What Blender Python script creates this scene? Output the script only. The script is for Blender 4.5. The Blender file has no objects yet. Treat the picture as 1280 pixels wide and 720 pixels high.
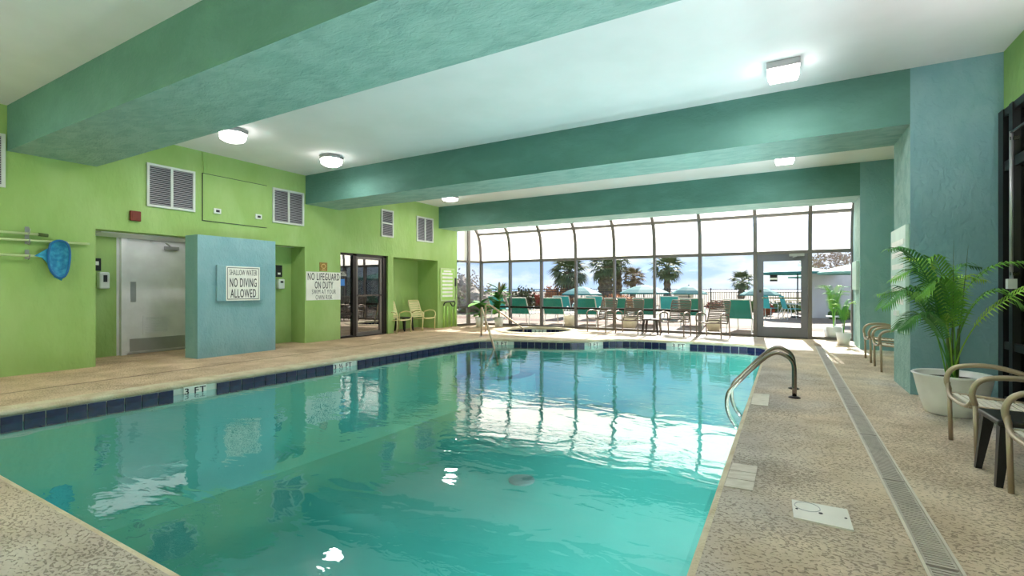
import bpy, math, random
from mathutils import Vector, Matrix, noise
from mathutils.geometry import tessellate_polygon
random.seed(7)
PI = math.pi
COL = bpy.context.scene.collection
scene = bpy.context.scene

# ---------------------------------------------------------------- camera
EYE = 1.1; FPX = 602.0; CY = 361.1; YAW = math.radians(29.69)
cam_data = bpy.data.cameras.new('camera')
cam = bpy.data.objects.new('camera', cam_data); COL.objects.link(cam)
cam.location = (0, 0, EYE)
cam.rotation_euler = (PI / 2, 0, YAW)
cam_data.sensor_width = 36.0
cam_data.lens = FPX / 1280 * 36.0
cam_data.shift_y = (CY - 360) / 1280
cam_data.clip_start = 0.05; cam_data.clip_end = 6000
scene.camera = cam

# ---------------------------------------------------------------- view
scene.view_settings.view_transform = 'Standard'
scene.view_settings.look = 'None'
scene.view_settings.gamma = 1.0
scene.view_settings.use_curve_mapping = False
scene.view_settings.exposure = 1.08

# ---------------------------------------------------------------- sky (blue with soft white cloud, same all round)
SKY_STRENGTH = 0.70
world = bpy.data.worlds.new('sky'); scene.world = world; world.use_nodes = True
wn = world.node_tree; wn.nodes.clear()
def wnode(t, **k):
    n = wn.nodes.new(t)
    for a, b in k.items(): setattr(n, a, b)
    return n
tc = wnode('ShaderNodeTexCoord'); sep = wnode('ShaderNodeSeparateXYZ')
wn.links.new(tc.outputs['Generated'], sep.inputs[0])
ramp = wnode('ShaderNodeValToRGB')
ramp.color_ramp.elements[0].position = 0.0; ramp.color_ramp.elements[0].color = (0.50, 0.66, 0.90, 1)
ramp.color_ramp.elements[1].position = 0.55; ramp.color_ramp.elements[1].color = (0.16, 0.33, 0.72, 1)
e = ramp.color_ramp.elements.new(0.10); e.color = (0.36, 0.54, 0.88, 1)
wn.links.new(sep.outputs[2], ramp.inputs[0])
mp = wnode('ShaderNodeMapping'); mp.inputs['Scale'].default_value = (1, 1, 3.2)
wn.links.new(tc.outputs['Generated'], mp.inputs[0])
nz = wnode('ShaderNodeTexNoise'); nz.inputs['Scale'].default_value = 5.0
nz.inputs['Detail'].default_value = 7; nz.inputs['Roughness'].default_value = 0.6
wn.links.new(mp.outputs[0], nz.inputs['Vector'])
cr = wnode('ShaderNodeValToRGB')
cr.color_ramp.elements[0].position = 0.43; cr.color_ramp.elements[0].color = (0, 0, 0, 1)
cr.color_ramp.elements[1].position = 0.62; cr.color_ramp.elements[1].color = (0.85, 0.85, 0.85, 1)
wn.links.new(nz.outputs['Fac'], cr.inputs[0])
mx = wnode('ShaderNodeMix', data_type='RGBA'); mx.inputs[7].default_value = (0.90, 0.92, 0.96, 1)
wn.links.new(cr.outputs[0], mx.inputs[0]); wn.links.new(ramp.outputs[0], mx.inputs[6])
bg = wnode('ShaderNodeBackground'); bg.inputs[1].default_value = SKY_STRENGTH
wn.links.new(mx.outputs[2], bg.inputs[0])
wo = wnode('ShaderNodeOutputWorld'); wn.links.new(bg.outputs[0], wo.inputs[0])

# ---------------------------------------------------------------- sun (over the sea, in front of the window wall)
SUN_STRENGTH = 6.8
sd = bpy.data.lights.new('sun', 'SUN'); sd.energy = SUN_STRENGTH; sd.angle = math.radians(0.8); sd.color = (1.0, 0.95, 0.88)
sun = bpy.data.objects.new('sun', sd); COL.objects.link(sun)
el = math.radians(36)
sun.rotation_euler = Vector((0.05, -math.cos(el), -math.sin(el))).to_track_quat('-Z', 'Y').to_euler()

LAMP_W = 9.0        # watts of each ceiling lamp
POOL_FILL_W = 100.0        # watts of each added underwater fill lamp
LENS = 6.0           # glow of each lamp lens

# ---------------------------------------------------------------- pixel -> world helpers (photo frame 1280x720)
CC, SS = math.cos(YAW), math.sin(YAW)
def ray(px, py):
    a = (px - 640) / FPX; b = (CY - py) / FPX
    return (-SS + CC * a, CC + SS * a, b)
def G(px, py, z=0.0):
    d = ray(px, py); t = (z - EYE) / d[2]; return Vector((d[0] * t, d[1] * t, z))
def PXp(px, py, X):
    d = ray(px, py); t = X / d[0]; return Vector((X, d[1] * t, EYE + d[2] * t))
def PYp(px, py, Y):
    d = ray(px, py); t = Y / d[1]; return Vector((d[0] * t, Y, EYE + d[2] * t))
def AT(px, py, depth):
    d = ray(px, py); return Vector((d[0] * depth, d[1] * depth, EYE + d[2] * depth))

# ---------------------------------------------------------------- materials
def lin(c):
    r = []
    for v in c:
        v /= 255.0
        r.append(v / 12.92 if v <= 0.04045 else ((v + 0.055) / 1.055) ** 2.4)
    return (r[0], r[1], r[2], 1)
MATS = {}
def mat(name, rgb, rough=0.6, metal=0.0, rgb2=None, nscale=5.0, ncut=(0.4, 0.65), bump=0.0, bscale=30.0, bdist=0.01,
        stretch=(1, 1, 1), detail=4, trans=0.0, spec=0.5, coat=0.0, distort=0.0):
    m = bpy.data.materials.new(name); m.use_nodes = True; MATS[name] = m
    nt = m.node_tree; b = nt.nodes['Principled BSDF']
    b.inputs['Base Color'].default_value = lin(rgb); b.inputs['Roughness'].default_value = rough
    b.inputs['Metallic'].default_value = metal; b.inputs['Specular IOR Level'].default_value = spec
    if coat: b.inputs['Coat Weight'].default_value = coat
    t = nt.nodes.new('ShaderNodeTexCoord'); mpn = nt.nodes.new('ShaderNodeMapping'); mpn.inputs['Scale'].default_value = stretch
    nt.links.new(t.outputs['Object'], mpn.inputs[0])
    n = nt.nodes.new('ShaderNodeTexNoise'); n.inputs['Scale'].default_value = nscale; n.inputs['Detail'].default_value = detail
    n.inputs['Distortion'].default_value = distort
    nt.links.new(mpn.outputs[0], n.inputs['Vector'])
    r = nt.nodes.new('ShaderNodeValToRGB')
    r.color_ramp.elements[0].position = ncut[0]; r.color_ramp.elements[1].position = ncut[1]
    r.color_ramp.elements[0].color = lin(rgb); r.color_ramp.elements[1].color = lin(rgb2 or tuple(min(255, v * 1.04) for v in rgb))
    nt.links.new(n.outputs['Fac'], r.inputs[0]); nt.links.new(r.outputs[0], b.inputs['Base Color'])
    if bump:
        n2 = nt.nodes.new('ShaderNodeTexNoise'); n2.inputs['Scale'].default_value = bscale; n2.inputs['Detail'].default_value = 3
        n2.inputs['Distortion'].default_value = distort
        nt.links.new(mpn.outputs[0], n2.inputs['Vector'])
        bp = nt.nodes.new('ShaderNodeBump'); bp.inputs['Strength'].default_value = bump; bp.inputs['Distance'].default_value = bdist
        nt.links.new(n2.outputs['Fac'], bp.inputs['Height']); nt.links.new(bp.outputs[0], b.inputs['Normal'])
    return m

M_green = mat('green_stucco', (154, 188, 108), 0.75, rgb2=(166, 197, 124), nscale=2.2, bump=0.55, bscale=16, bdist=0.02, stretch=(1, 1, 0.45))
M_soff_lit = mat('rough_lit_teal_stucco', (152, 186, 178), 0.8, rgb2=(132, 170, 162), nscale=7, bump=1.0, bscale=30, bdist=0.02, stretch=(.45, 1, 1), distort=.8)  # rougher, lighter copy of the teal: bounced light put into the colour
M_teal = mat('teal_stucco', (86, 132, 122), 0.75, rgb2=(96, 142, 132), nscale=3, bump=0.7, bscale=24, bdist=0.015, distort=.5, stretch=(.5, 1, 1))
M_tealw = mat('blue_teal_stucco', (126, 170, 178), 0.75, rgb2=(137, 178, 185), nscale=3, bump=0.7, bscale=22, bdist=0.015, stretch=(1, 1, .6), distort=.8)
M_ceil = mat('white_ceiling', (238, 236, 238), 0.9, rgb2=(232, 231, 232), nscale=1.5)
M_white = mat('white_paint', (226, 226, 228), 0.45)
M_kick = mat('brushed_kickplate', (188, 188, 190), 0.35, 0.6, bump=.1, bscale=60)
M_dark = mat('bronze_frame', (44, 40, 38), 0.35, 0.5)
M_bronze = mat('window_bronze', (112, 106, 102), 0.4, 0.2)
M_grey = mat('grey_door_paint', (112, 112, 122), 0.4, 0.1)
M_black = mat('black_plastic', (22, 22, 24), 0.4)
M_txt = mat('dark_lettering', (34, 34, 44), 0.6)
M_sign = mat('sign_white', (236, 236, 228), 0.5)
M_steel = mat('brushed_steel', (142, 132, 124), 0.25, 1.0)
M_champ = mat('champagne_metal', (176, 160, 138), 0.38, 0.55)
M_cream = mat('cream_metal', (222, 214, 160), 0.45, 0.1)
M_strapw = mat('white_strap', (226, 220, 204), 0.5)
M_strapt = mat('taupe_strap', (104, 90, 80), 0.6)
M_pot = mat('white_ceramic', (236, 236, 234), 0.35, bump=0.35, bscale=14, bdist=0.01)
M_soil = mat('soil', (46, 36, 28), 0.95, rgb2=(80, 66, 50), nscale=40, bump=1, bscale=80)
M_stem = mat('palm_stem', (70, 104, 44), 0.5, rgb2=(104, 130, 60), nscale=12)
M_leaf = mat('palm_leaf', (76, 146, 54), 0.6, rgb2=(132, 192, 70), nscale=7, ncut=(.3, .7))
M_leafd = mat('dark_leaf', (44, 108, 50), 0.55, rgb2=(84, 152, 64), nscale=9, ncut=(.3, .7))
M_leafb = mat('yellow_leaf', (132, 190, 58), 0.6, rgb2=(178, 216, 92), nscale=6, ncut=(.3, .7))
M_tile = mat('navy_tile', (17, 21, 60), 0.3, rgb2=(27, 34, 84), nscale=14)
M_grout = mat('pale_grout', (206, 214, 206), 0.7)
M_plaster = mat('pool_plaster', (98, 196, 186), 0.7, rgb2=(80, 188, 178), nscale=1.1, ncut=(.35, .65))
M_copn = mat('cream_coping', (212, 202, 176), 0.8, rgb2=(196, 180, 150), nscale=6, bump=.8, bscale=60, bdist=.01)
M_netb = mat('blue_net', (18, 128, 180), 0.5, rgb2=(60, 170, 205), nscale=18)
M_netf = mat('blue_hoop', (14, 100, 158), 0.4)
M_polem = mat('pale_pole', (196, 214, 160), 0.4, 0.2)
M_red = mat('red_alarm', (116, 44, 26), 0.5)
M_brown = mat('brown_plaque', (128, 96, 30), 0.5, rgb2=(176, 144, 60), nscale=60)
M_gold = mat('gold_print', (226, 190, 120), 0.5)
M_gpaint = mat('green_paint', (172, 216, 112), 0.5)
M_panelw = mat('panel_pale', (196, 222, 210), 0.5)
M_ventw = mat('vent_frame', (206, 212, 206), 0.5)
M_vents = mat('vent_slat', (188, 188, 194), 0.5, 0.2)
M_ventd = mat('vent_dark', (52, 54, 60), 0.8)
M_lampm = mat('lamp_housing', (168, 168, 168), 0.3, 0.7)
M_patio = mat('patio_concrete', (140, 124, 106), 0.85, rgb2=(128, 112, 94), nscale=1.4, bump=.4, bscale=30)
M_paver = mat('patio_paver', (118, 90, 72), 0.85, rgb2=(108, 82, 66), nscale=3, bump=.4, bscale=30)
M_sand = mat('beach_sand', (140, 130, 114), 0.95, rgb2=(128, 118, 102), nscale=.35, bump=.5, bscale=2)
M_sea = mat('sea', (112, 150, 176), 0.25, bump=.3, bscale=1)
M_duneg = mat('dune_grass', (150, 148, 96), 0.9, rgb2=(112, 120, 66), nscale=5)
M_bushd = mat('dark_bush', (70, 72, 48), 0.8, rgb2=(96, 88, 56), nscale=2)
M_bushg = mat('grey_bush', (150, 138, 124), 0.9, rgb2=(172, 158, 140), nscale=2)
M_rust = mat('rust_bush', (176, 120, 84), 0.8, rgb2=(206, 150, 96), nscale=3)
M_redp = mat('red_shrub', (170, 70, 54), 0.7, rgb2=(120, 90, 50), nscale=4)
M_hedge = mat('hedge_green', (66, 92, 44), 0.8, rgb2=(96, 116, 60), nscale=6)
M_trunk = mat('palm_trunk', (104, 90, 78), 0.95, rgb2=(136, 122, 104), nscale=6, bump=1, bscale=9, bdist=.05)
M_frond = mat('palm_frond', (84, 98, 66), 0.7, rgb2=(112, 118, 76), nscale=1.2)
M_frondb = mat('dry_frond', (146, 118, 92), 0.8, rgb2=(112, 98, 70), nscale=1.2)
M_tealc = mat('teal_canopy', (46, 118, 114), 0.75)
M_tealp = mat('pale_teal_canopy', (120, 172, 154), 0.75)
M_sling = mat('teal_sling', (24, 132, 118), 0.7)
M_slingb = mat('aqua_sling', (60, 176, 178), 0.7)
M_alu = mat('white_aluminium', (226, 226, 214), 0.4, .1)
M_fence = mat('black_fence', (52, 50, 52), 0.5, .2)
M_wallg = mat('garden_wall', (236, 230, 224), 0.9, rgb2=(226, 218, 212), nscale=1.5)
M_board = mat('beige_board', (214, 200, 166), 0.8)
M_brownp = mat('dark_table', (58, 46, 42), 0.45)
M_blackt = mat('black_resin', (30, 30, 32), 0.35)
M_interior = mat('dark_room', (84, 92, 122), 0.9)  # bluish tone stands in for window reflections in the storefront glass
M_interior2 = mat('lobby_wall', (150, 140, 124), 0.9)
M_lobbyf = mat('lobby_floor', (150, 130, 110), 0.5)
M_slab = mat('pale_slab', (214, 206, 194), 0.7, rgb2=(196, 186, 172), nscale=12, stretch=(1, 3, 1))
M_lid = mat('skimmer_lid', (222, 220, 212), 0.5)
M_grate = mat('grey_grate', (182, 174, 164), 0.5, rgb2=(166, 158, 148), nscale=9)
M_draine = mat('drain_edge', (206, 198, 184), 0.6)
M_void = mat('drain_void', (30, 28, 27), 0.9)
M_blue = mat('blue_sticker', (62, 128, 206), 0.5)
M_lam = mat('white_laminate', (222, 226, 222), 0.5)
M_side = mat('panel_side', (120, 168, 166), 0.6)

# deck: tan, worn grey towards the right; pitted knock-down relief
def deck_mat():
    m = bpy.data.materials.new('pitted_deck'); m.use_nodes = True; nt = m.node_tree; b = nt.nodes['Principled BSDF']
    L = nt.links.new; N = nt.nodes.new
    t = N('ShaderNodeTexCoord'); sp = N('ShaderNodeSeparateXYZ'); L(t.outputs['Object'], sp.inputs[0])
    n0 = N('ShaderNodeTexNoise'); n0.inputs['Scale'].default_value = .8; n0.inputs['Detail'].default_value = 5; L(t.outputs['Object'], n0.inputs['Vector'])
    # x + noise -> tan to grey
    ma = N('ShaderNodeMath'); ma.operation = 'MULTIPLY_ADD'; L(n0.outputs['Fac'], ma.inputs[0]); ma.inputs[1].default_value = 3.0
    L(sp.outputs[0], ma.inputs[2])
    mr = N('ShaderNodeMapRange'); L(ma.outputs[0], mr.inputs[0]); mr.inputs[1].default_value = -7.0; mr.inputs[2].default_value = 5.0
    c1 = N('ShaderNodeValToRGB'); L(mr.outputs[0], c1.inputs[0]); cr1 = c1.color_ramp
    stops = ((0.0, (218, 188, 154)), (.30, (216, 194, 166)), (.50, (198, 190, 180)), (.68, (194, 184, 172)), (.745, (218, 198, 170)), (.80, (222, 206, 182)), (.88, (212, 210, 212)))
    cr1.elements[0].position = 0; cr1.elements[0].color = lin(stops[0][1]); cr1.elements[1].position = stops[-1][0]; cr1.elements[1].color = lin(stops[-1][1])
    for ps, cl_ in stops[1:-1]: e_ = cr1.elements.new(ps); e_.color = lin(cl_)
    # mottling
    n1 = N('ShaderNodeTexNoise'); n1.inputs['Scale'].default_value = 2.6; n1.inputs['Detail'].default_value = 6; L(t.outputs['Object'], n1.inputs['Vector'])
    r1 = N('ShaderNodeValToRGB'); L(n1.outputs['Fac'], r1.inputs[0])
    r1.color_ramp.elements[0].position = .38; r1.color_ramp.elements[0].color = (.78, .75, .72, 1)
    r1.color_ramp.elements[1].position = .62; r1.color_ramp.elements[1].color = (1, 1, 1, 1)
    c2 = N('ShaderNodeMix'); c2.data_type = 'RGBA'; c2.blend_type = 'MULTIPLY'; c2.inputs[0].default_value = 1
    L(c1.outputs[0], c2.inputs[6]); L(r1.outputs[0], c2.inputs[7])
    # pits
    mpn = N('ShaderNodeMapping'); mpn.inputs['Scale'].default_value = (1, 1.5, 1); mpn.inputs['Rotation'].default_value = (0, 0, .2); L(t.outputs['Object'], mpn.inputs[0])
    n2 = N('ShaderNodeTexNoise'); n2.inputs['Scale'].default_value = 50; n2.inputs['Detail'].default_value = 3; n2.inputs['Distortion'].default_value = .6
    L(mpn.outputs[0], n2.inputs['Vector'])
    n3 = N('ShaderNodeTexNoise'); n3.inputs['Scale'].default_value = 1.7; n3.inputs['Detail'].default_value = 3; L(t.outputs['Object'], n3.inputs['Vector'])
    ad = N('ShaderNodeMath'); ad.operation = 'MULTIPLY_ADD'; L(n3.outputs['Fac'], ad.inputs[0]); ad.inputs[1].default_value = .30; L(n2.outputs['Fac'], ad.inputs[2])
    r2 = N('ShaderNodeValToRGB'); L(ad.outputs[0], r2.inputs[0])
    r2.color_ramp.elements[0].position = .54; r2.color_ramp.elements[0].color = (.33, .30, .28, 1)
    r2.color_ramp.elements[1].position = .60; r2.color_ramp.elements[1].color = (1, 1, 1, 1)
    c3 = N('ShaderNodeMix'); c3.data_type = 'RGBA'; c3.blend_type = 'MULTIPLY'; c3.inputs[0].default_value = .62
    L(c2.outputs[2], c3.inputs[6]); L(r2.outputs[0], c3.inputs[7]); L(c3.outputs[2], b.inputs['Base Color'])
    bp = N('ShaderNodeBump'); bp.inputs['Strength'].default_value = .8; bp.inputs['Distance'].default_value = .012
    L(r2.outputs[0], bp.inputs['Height']); L(bp.outputs[0], b.inputs['Normal'])
    b.inputs['Roughness'].default_value = .72
    return m
M_deck = deck_mat()

def glass_mat(name, tint=(1, 1, 1), refl=1.0, ior=1.5, grough=0.0):
    m = bpy.data.materials.new(name); m.use_nodes = True; nt = m.node_tree; nt.nodes.clear(); N = nt.nodes.new; L = nt.links.new
    o = N('ShaderNodeOutputMaterial'); mxs = N('ShaderNodeMixShader'); tr = N('ShaderNodeBsdfTransparent'); tr.inputs[0].default_value = (*tint, 1)
    gl = N('ShaderNodeBsdfGlossy'); gl.inputs['Roughness'].default_value = grough; fr = N('ShaderNodeFresnel'); fr.inputs[0].default_value = ior
    mu = N('ShaderNodeMath'); mu.operation = 'MULTIPLY'; mu.use_clamp = True; mu.inputs[1].default_value = refl; L(fr.outputs[0], mu.inputs[0])
    L(mu.outputs[0], mxs.inputs[0]); L(tr.outputs[0], mxs.inputs[1]); L(gl.outputs[0], mxs.inputs[2]); L(mxs.outputs[0], o.inputs[0])
    return m
M_glass = glass_mat('clear_glass', (.97, .98, .98), .8)
M_glassd = glass_mat('mirror_tinted_glass', (.55, .55, .55), 1.0, 4.2)
M_glassb = glass_mat('blue_tinted_glass', (.6, .66, .82), 1.0, 2.4)

def water_mat():
    m = bpy.data.materials.new('pool_water'); m.use_nodes = True; nt = m.node_tree; nt.nodes.clear(); N = nt.nodes.new; L = nt.links.new
    o = N('ShaderNodeOutputMaterial'); mxs = N('ShaderNodeMixShader'); tr = N('ShaderNodeBsdfTransparent'); tr.inputs[0].default_value = (.24, .81, .79, 1)
    gl = N('ShaderNodeBsdfGlossy'); gl.inputs['Roughness'].default_value = 0.015; fr = N('ShaderNodeFresnel'); fr.inputs[0].default_value = 1.95
    t = N('ShaderNodeTexCoord'); mpn = N('ShaderNodeMapping'); mpn.inputs['Scale'].default_value = (1.0, 1.6, 1); L(t.outputs['Object'], mpn.inputs[0])
    n1 = N('ShaderNodeTexNoise'); n1.inputs['Scale'].default_value = 2.2; n1.inputs['Detail'].default_value = 2; n1.inputs['Distortion'].default_value = .8
    n2 = N('ShaderNodeTexNoise'); n2.inputs['Scale'].default_value = 9; n2.inputs['Detail'].default_value = 2; n2.inputs['Distortion'].default_value = 1.0
    n3 = N('ShaderNodeTexNoise'); n3.inputs['Scale'].default_value = .45; n3.inputs['Detail'].default_value = 2
    for n in (n1, n2, n3): L(mpn.outputs[0], n.inputs['Vector'])
    r = N('ShaderNodeMapRange'); L(n3.outputs['Fac'], r.inputs[0]); r.inputs[1].default_value = .42; r.inputs[2].default_value = .62; r.inputs[3].default_value = .04; r.inputs[4].default_value = .30
    mu = N('ShaderNodeMath'); mu.operation = 'MULTIPLY'; L(n2.outputs['Fac'], mu.inputs[0]); L(r.outputs[0], mu.inputs[1])
    ad = N('ShaderNodeMath'); L(mu.outputs[0], ad.inputs[0]); L(n1.outputs['Fac'], ad.inputs[1])
    bp = N('ShaderNodeBump'); bp.inputs['Strength'].default_value = 1.0; bp.inputs['Distance'].default_value = .0045
    L(ad.outputs[0], bp.inputs['Height']); L(bp.outputs[0], gl.inputs['Normal']); L(bp.outputs[0], fr.inputs['Normal'])
    L(fr.outputs[0], mxs.inputs[0]); L(tr.outputs[0], mxs.inputs[1]); L(gl.outputs[0], mxs.inputs[2]); L(mxs.outputs[0], o.inputs[0])
    return m
M_water = water_mat()

def shade_mat():
    m = bpy.data.materials.new('sun_shade_fabric'); m.use_nodes = True; nt = m.node_tree; nt.nodes.clear(); N = nt.nodes.new; L = nt.links.new
    o = N('ShaderNodeOutputMaterial'); mxs = N('ShaderNodeMixShader'); d = N('ShaderNodeBsdfDiffuse'); tl = N('ShaderNodeBsdfTranslucent')
    t = N('ShaderNodeTexCoord'); n = N('ShaderNodeTexNoise'); n.inputs['Scale'].default_value = 1.2; L(t.outputs['Object'], n.inputs['Vector'])
    r = N('ShaderNodeValToRGB'); r.color_ramp.elements[0].color = (.96, .90, .80, 1); r.color_ramp.elements[1].color = (.98, .95, .88, 1); L(n.outputs['Fac'], r.inputs[0])
    L(r.outputs[0], d.inputs[0]); L(r.outputs[0], tl.inputs[0]); mxs.inputs[0].default_value = .88
    L(d.outputs[0], mxs.inputs[1]); L(tl.outputs[0], mxs.inputs[2]); L(mxs.outputs[0], o.inputs[0])
    return m
M_shade = shade_mat()
def emit_mat(name, c, s):
    m = bpy.data.materials.new(name); m.use_nodes = True; b = m.node_tree.nodes['Principled BSDF']
    b.inputs['Base Color'].default_value = (*c, 1); b.inputs['Emission Color'].default_value = (*c, 1); b.inputs['Emission Strength'].default_value = s
    return m
M_lens = emit_mat('lamp_lens', (1, .97, .93), LENS)

# ---------------------------------------------------------------- mesh helpers
class MB:
    def __init__(s): s.v = []; s.f = []
    def add(s, vs, fs):
        o = len(s.v); s.v += [tuple(v) for v in vs]; s.f += [tuple(i + o for i in f) for f in fs]; return s
    def box(s, x0, x1, y0, y1, z0, z1):
        return s.add([(x0, y0, z0), (x1, y0, z0), (x1, y1, z0), (x0, y1, z0), (x0, y0, z1), (x1, y0, z1), (x1, y1, z1), (x0, y1, z1)],
                     [(0, 3, 2, 1), (4, 5, 6, 7), (0, 1, 5, 4), (1, 2, 6, 5), (2, 3, 7, 6), (3, 0, 4, 7)])
    def obox(s, o, u, v, w, a, b, c):      # box centred at o, half sizes a,b,c along unit u,v,w
        o, u, v, w = Vector(o), Vector(u), Vector(v), Vector(w); P = []
        for k in (-c, c):
            for i, j in ((-a, -b), (a, -b), (a, b), (-a, b)): P.append(o + u * i + v * j + w * k)
        return s.add(P, [(0, 3, 2, 1), (4, 5, 6, 7), (0, 1, 5, 4), (1, 2, 6, 5), (2, 3, 7, 6), (3, 0, 4, 7)])
    def bar(s, p, q, w, h=None, up=(0, 0, 1)):
        p, q = Vector(p), Vector(q); h = h or w; d = (q - p).normalized(); u = Vector(up)
        if abs(d.dot(u)) > .98: u = Vector((0, 1, 0))
        sd = d.cross(u).normalized(); u = sd.cross(d)
        return s.obox((p + q) / 2, d, sd, u, (q - p).length / 2, w / 2, h / 2)
    def tube(s, pts, r, n=8, closed=False, caps=True):
        pts = [Vector(p) for p in pts]; N = len(pts); rr = r if isinstance(r, (list, tuple)) else [r] * N
        prev = None; rings = []
        for i in range(N):
            if closed: d = pts[(i + 1) % N] - pts[i - 1]
            else: d = pts[min(i + 1, N - 1)] - pts[max(i - 1, 0)]
            d.normalize()
            if prev is None:
                a = Vector((0, 0, 1)) if abs(d.z) < .9 else Vector((1, 0, 0)); u = d.cross(a).normalized()
            else: u = (prev - d * prev.dot(d)).normalized()
            prev = u; w = d.cross(u)
            rings.append([pts[i] + (u * math.cos(2 * PI * k / n) + w * math.sin(2 * PI * k / n)) * rr[i] for k in range(n)])
        vs = [v for g in rings for v in g]; fs = []
        for i in range(N if closed else N - 1):
            a = i * n; b = ((i + 1) % N) * n
            for k in range(n): fs.append((a + k, a + (k + 1) % n, b + (k + 1) % n, b + k))
        if caps and not closed: fs += [tuple(range(n))[::-1], tuple((N - 1) * n + k for k in range(n))]
        return s.add(vs, fs)
    def lathe(s, prof, n=24, c=(0, 0, 0), close=True):
        vs = []; fs = []
        for r, z in prof:
            for k in range(n): vs.append((c[0] + r * math.cos(2 * PI * k / n), c[1] + r * math.sin(2 * PI * k / n), c[2] + z))
        for i in range(len(prof) - 1):
            for k in range(n): fs.append((i * n + k, i * n + (k + 1) % n, (i + 1) * n + (k + 1) % n, (i + 1) * n + k))
        if close: fs += [tuple(range(n))[::-1], tuple((len(prof) - 1) * n + k for k in range(n))]
        return s.add(vs, fs)
    def poly(s, pts): return s.add(pts, [tuple(range(len(pts)))])
    def sheet(s, rows):                    # grid of points
        w = len(rows[0]); vs = [p for r in rows for p in r]
        return s.add(vs, [(i * w + j, i * w + j + 1, (i + 1) * w + j + 1, (i + 1) * w + j) for i in range(len(rows) - 1) for j in range(w - 1)])
    def blob(s, c, r, seed=0, n=10, m=7, rough=.25):
        vs = []; fs = []; c = Vector(c)
        for i in range(m + 1):
            th = PI * i / m
            for j in range(n):
                ph = 2 * PI * j / n; d = Vector((math.sin(th) * math.cos(ph), math.sin(th) * math.sin(ph), math.cos(th)))
                k = 1 + rough * noise.noise(d * 2.2 + Vector((seed, seed * 1.7, 0)))
                vs.append(c + Vector((d.x * r[0], d.y * r[1], d.z * r[2])) * k)
        for i in range(m):
            for j in range(n): fs.append((i * n + j, (i + 1) * n + j, (i + 1) * n + (j + 1) % n, i * n + (j + 1) % n))
        return s.add(vs, fs)
    def mesh(s, name, m, smooth=False):
        me = bpy.data.meshes.new(name); me.from_pydata(s.v, [], s.f); me.materials.append(m)
        if smooth:
            for p in me.polygons: p.use_smooth = True
        me.update(); return me
    def build(s, name, m, parent=None, smooth=False, loc=None, **tags):
        return link(name, s.mesh(name, m, smooth), parent, loc, **tags)
def link(name, me, parent=None, loc=None, rot=None, **tags):
    o = bpy.data.objects.new(name, me); COL.objects.link(o)
    if parent: o.parent = parent
    if loc is not None: o.location = loc
    if rot is not None: o.rotation_euler = rot
    for k, v in tags.items(): o[k] = v
    return o
def bevel(o, w=.01, seg=2):
    md = o.modifiers.new('bevel', 'BEVEL'); md.width = w; md.segments = seg; md.limit_method = 'ANGLE'; return o
def smooth(pts, k=3):                      # Catmull-Rom
    P = [Vector(p) for p in pts]; P = [P[0] * 2 - P[1]] + P + [P[-1] * 2 - P[-2]]; out = []
    for i in range(1, len(P) - 2):
        for j in range(k):
            t = j / k; a, b, c, d = P[i - 1:i + 3]
            out.append(.5 * ((2 * b) + (c - a) * t + (2 * a - 5 * b + 4 * c - d) * t * t + (3 * b - a - 3 * c + d) * t ** 3))
    out.append(P[-2]); return out
def thing(name, label, cat, loc=(0, 0, 0), rz=0, group=None):
    o = bpy.data.objects.new(name, None); COL.objects.link(o); o.location = loc; o.rotation_euler = (0, 0, rz)
    o['label'] = label; o['category'] = cat
    if group: o['group'] = group
    return o
def struct(name, mb, m, parent=None, smooth=False):
    o = mb.build(name, m, parent, smooth)
    if parent is None: o['kind'] = 'structure'
    return o
def sempty(name, loc=(0, 0, 0)):
    o = bpy.data.objects.new(name, None); COL.objects.link(o); o.location = loc; o['kind'] = 'structure'; return o
def copy_tree(src, loc, rz=0, label=None, group=None, parent=None, scale=None):
    r = src.copy(); COL.objects.link(r); r.location = loc; r.rotation_euler = (0, 0, rz)
    if label: r['label'] = label
    if group: r['group'] = group
    if scale: r.scale = (scale,) * 3
    for ch in list(src.children):
        c = ch.copy(); COL.objects.link(c); c.parent = r
        for g in list(ch.children):
            d = g.copy(); COL.objects.link(d); d.parent = c
    return r
def text_mesh(body, o, u, v, w, h, m, name='lettering', thick=.002, bold=0.0, sub=1.0):
    """text centred at o, fitted to w x h, along unit vectors u (right) and v (up)"""
    cu = bpy.data.curves.new('t', 'FONT'); cu.body = body; cu.align_x = 'CENTER'; cu.extrude = .01; cu.resolution_u = 3; cu.offset = bold
    cu.space_line = .85; cu.space_character = 1.12
    to = bpy.data.objects.new('t', cu); me = bpy.data.meshes.new_from_object(to)
    xs = [p.co.x for p in me.vertices]; ys = [p.co.y for p in me.vertices]
    x0, x1, y0, y1 = min(xs), max(xs), min(ys), max(ys); o, u, v = Vector(o), Vector(u), Vector(v); n = u.cross(v)
    for p in me.vertices:
        c = p.co.copy(); p.co = o + u * ((c.x - (x0 + x1) / 2) / (x1 - x0) * w) + v * ((c.y - (y0 + y1) / 2) / (y1 - y0) * h) + n * (thick if c.z > 0 else -.0005)
    bpy.data.objects.remove(to); bpy.data.curves.remove(cu)
    me.name = name; me.materials.clear(); me.materials.append(m); return me

# ================================================================ THE ROOM
XL, XR = -8.49, 1.83
YB = -2.6; YC1 = 11.60; YW = 12.45; ZC = 3.40
BEAMS = ((2.11, 3.01, 2.83), (6.42, 7.29, 2.82), (10.74, 11.60, 2.80))
HEAD = 1.95
WATER = -.125

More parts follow.
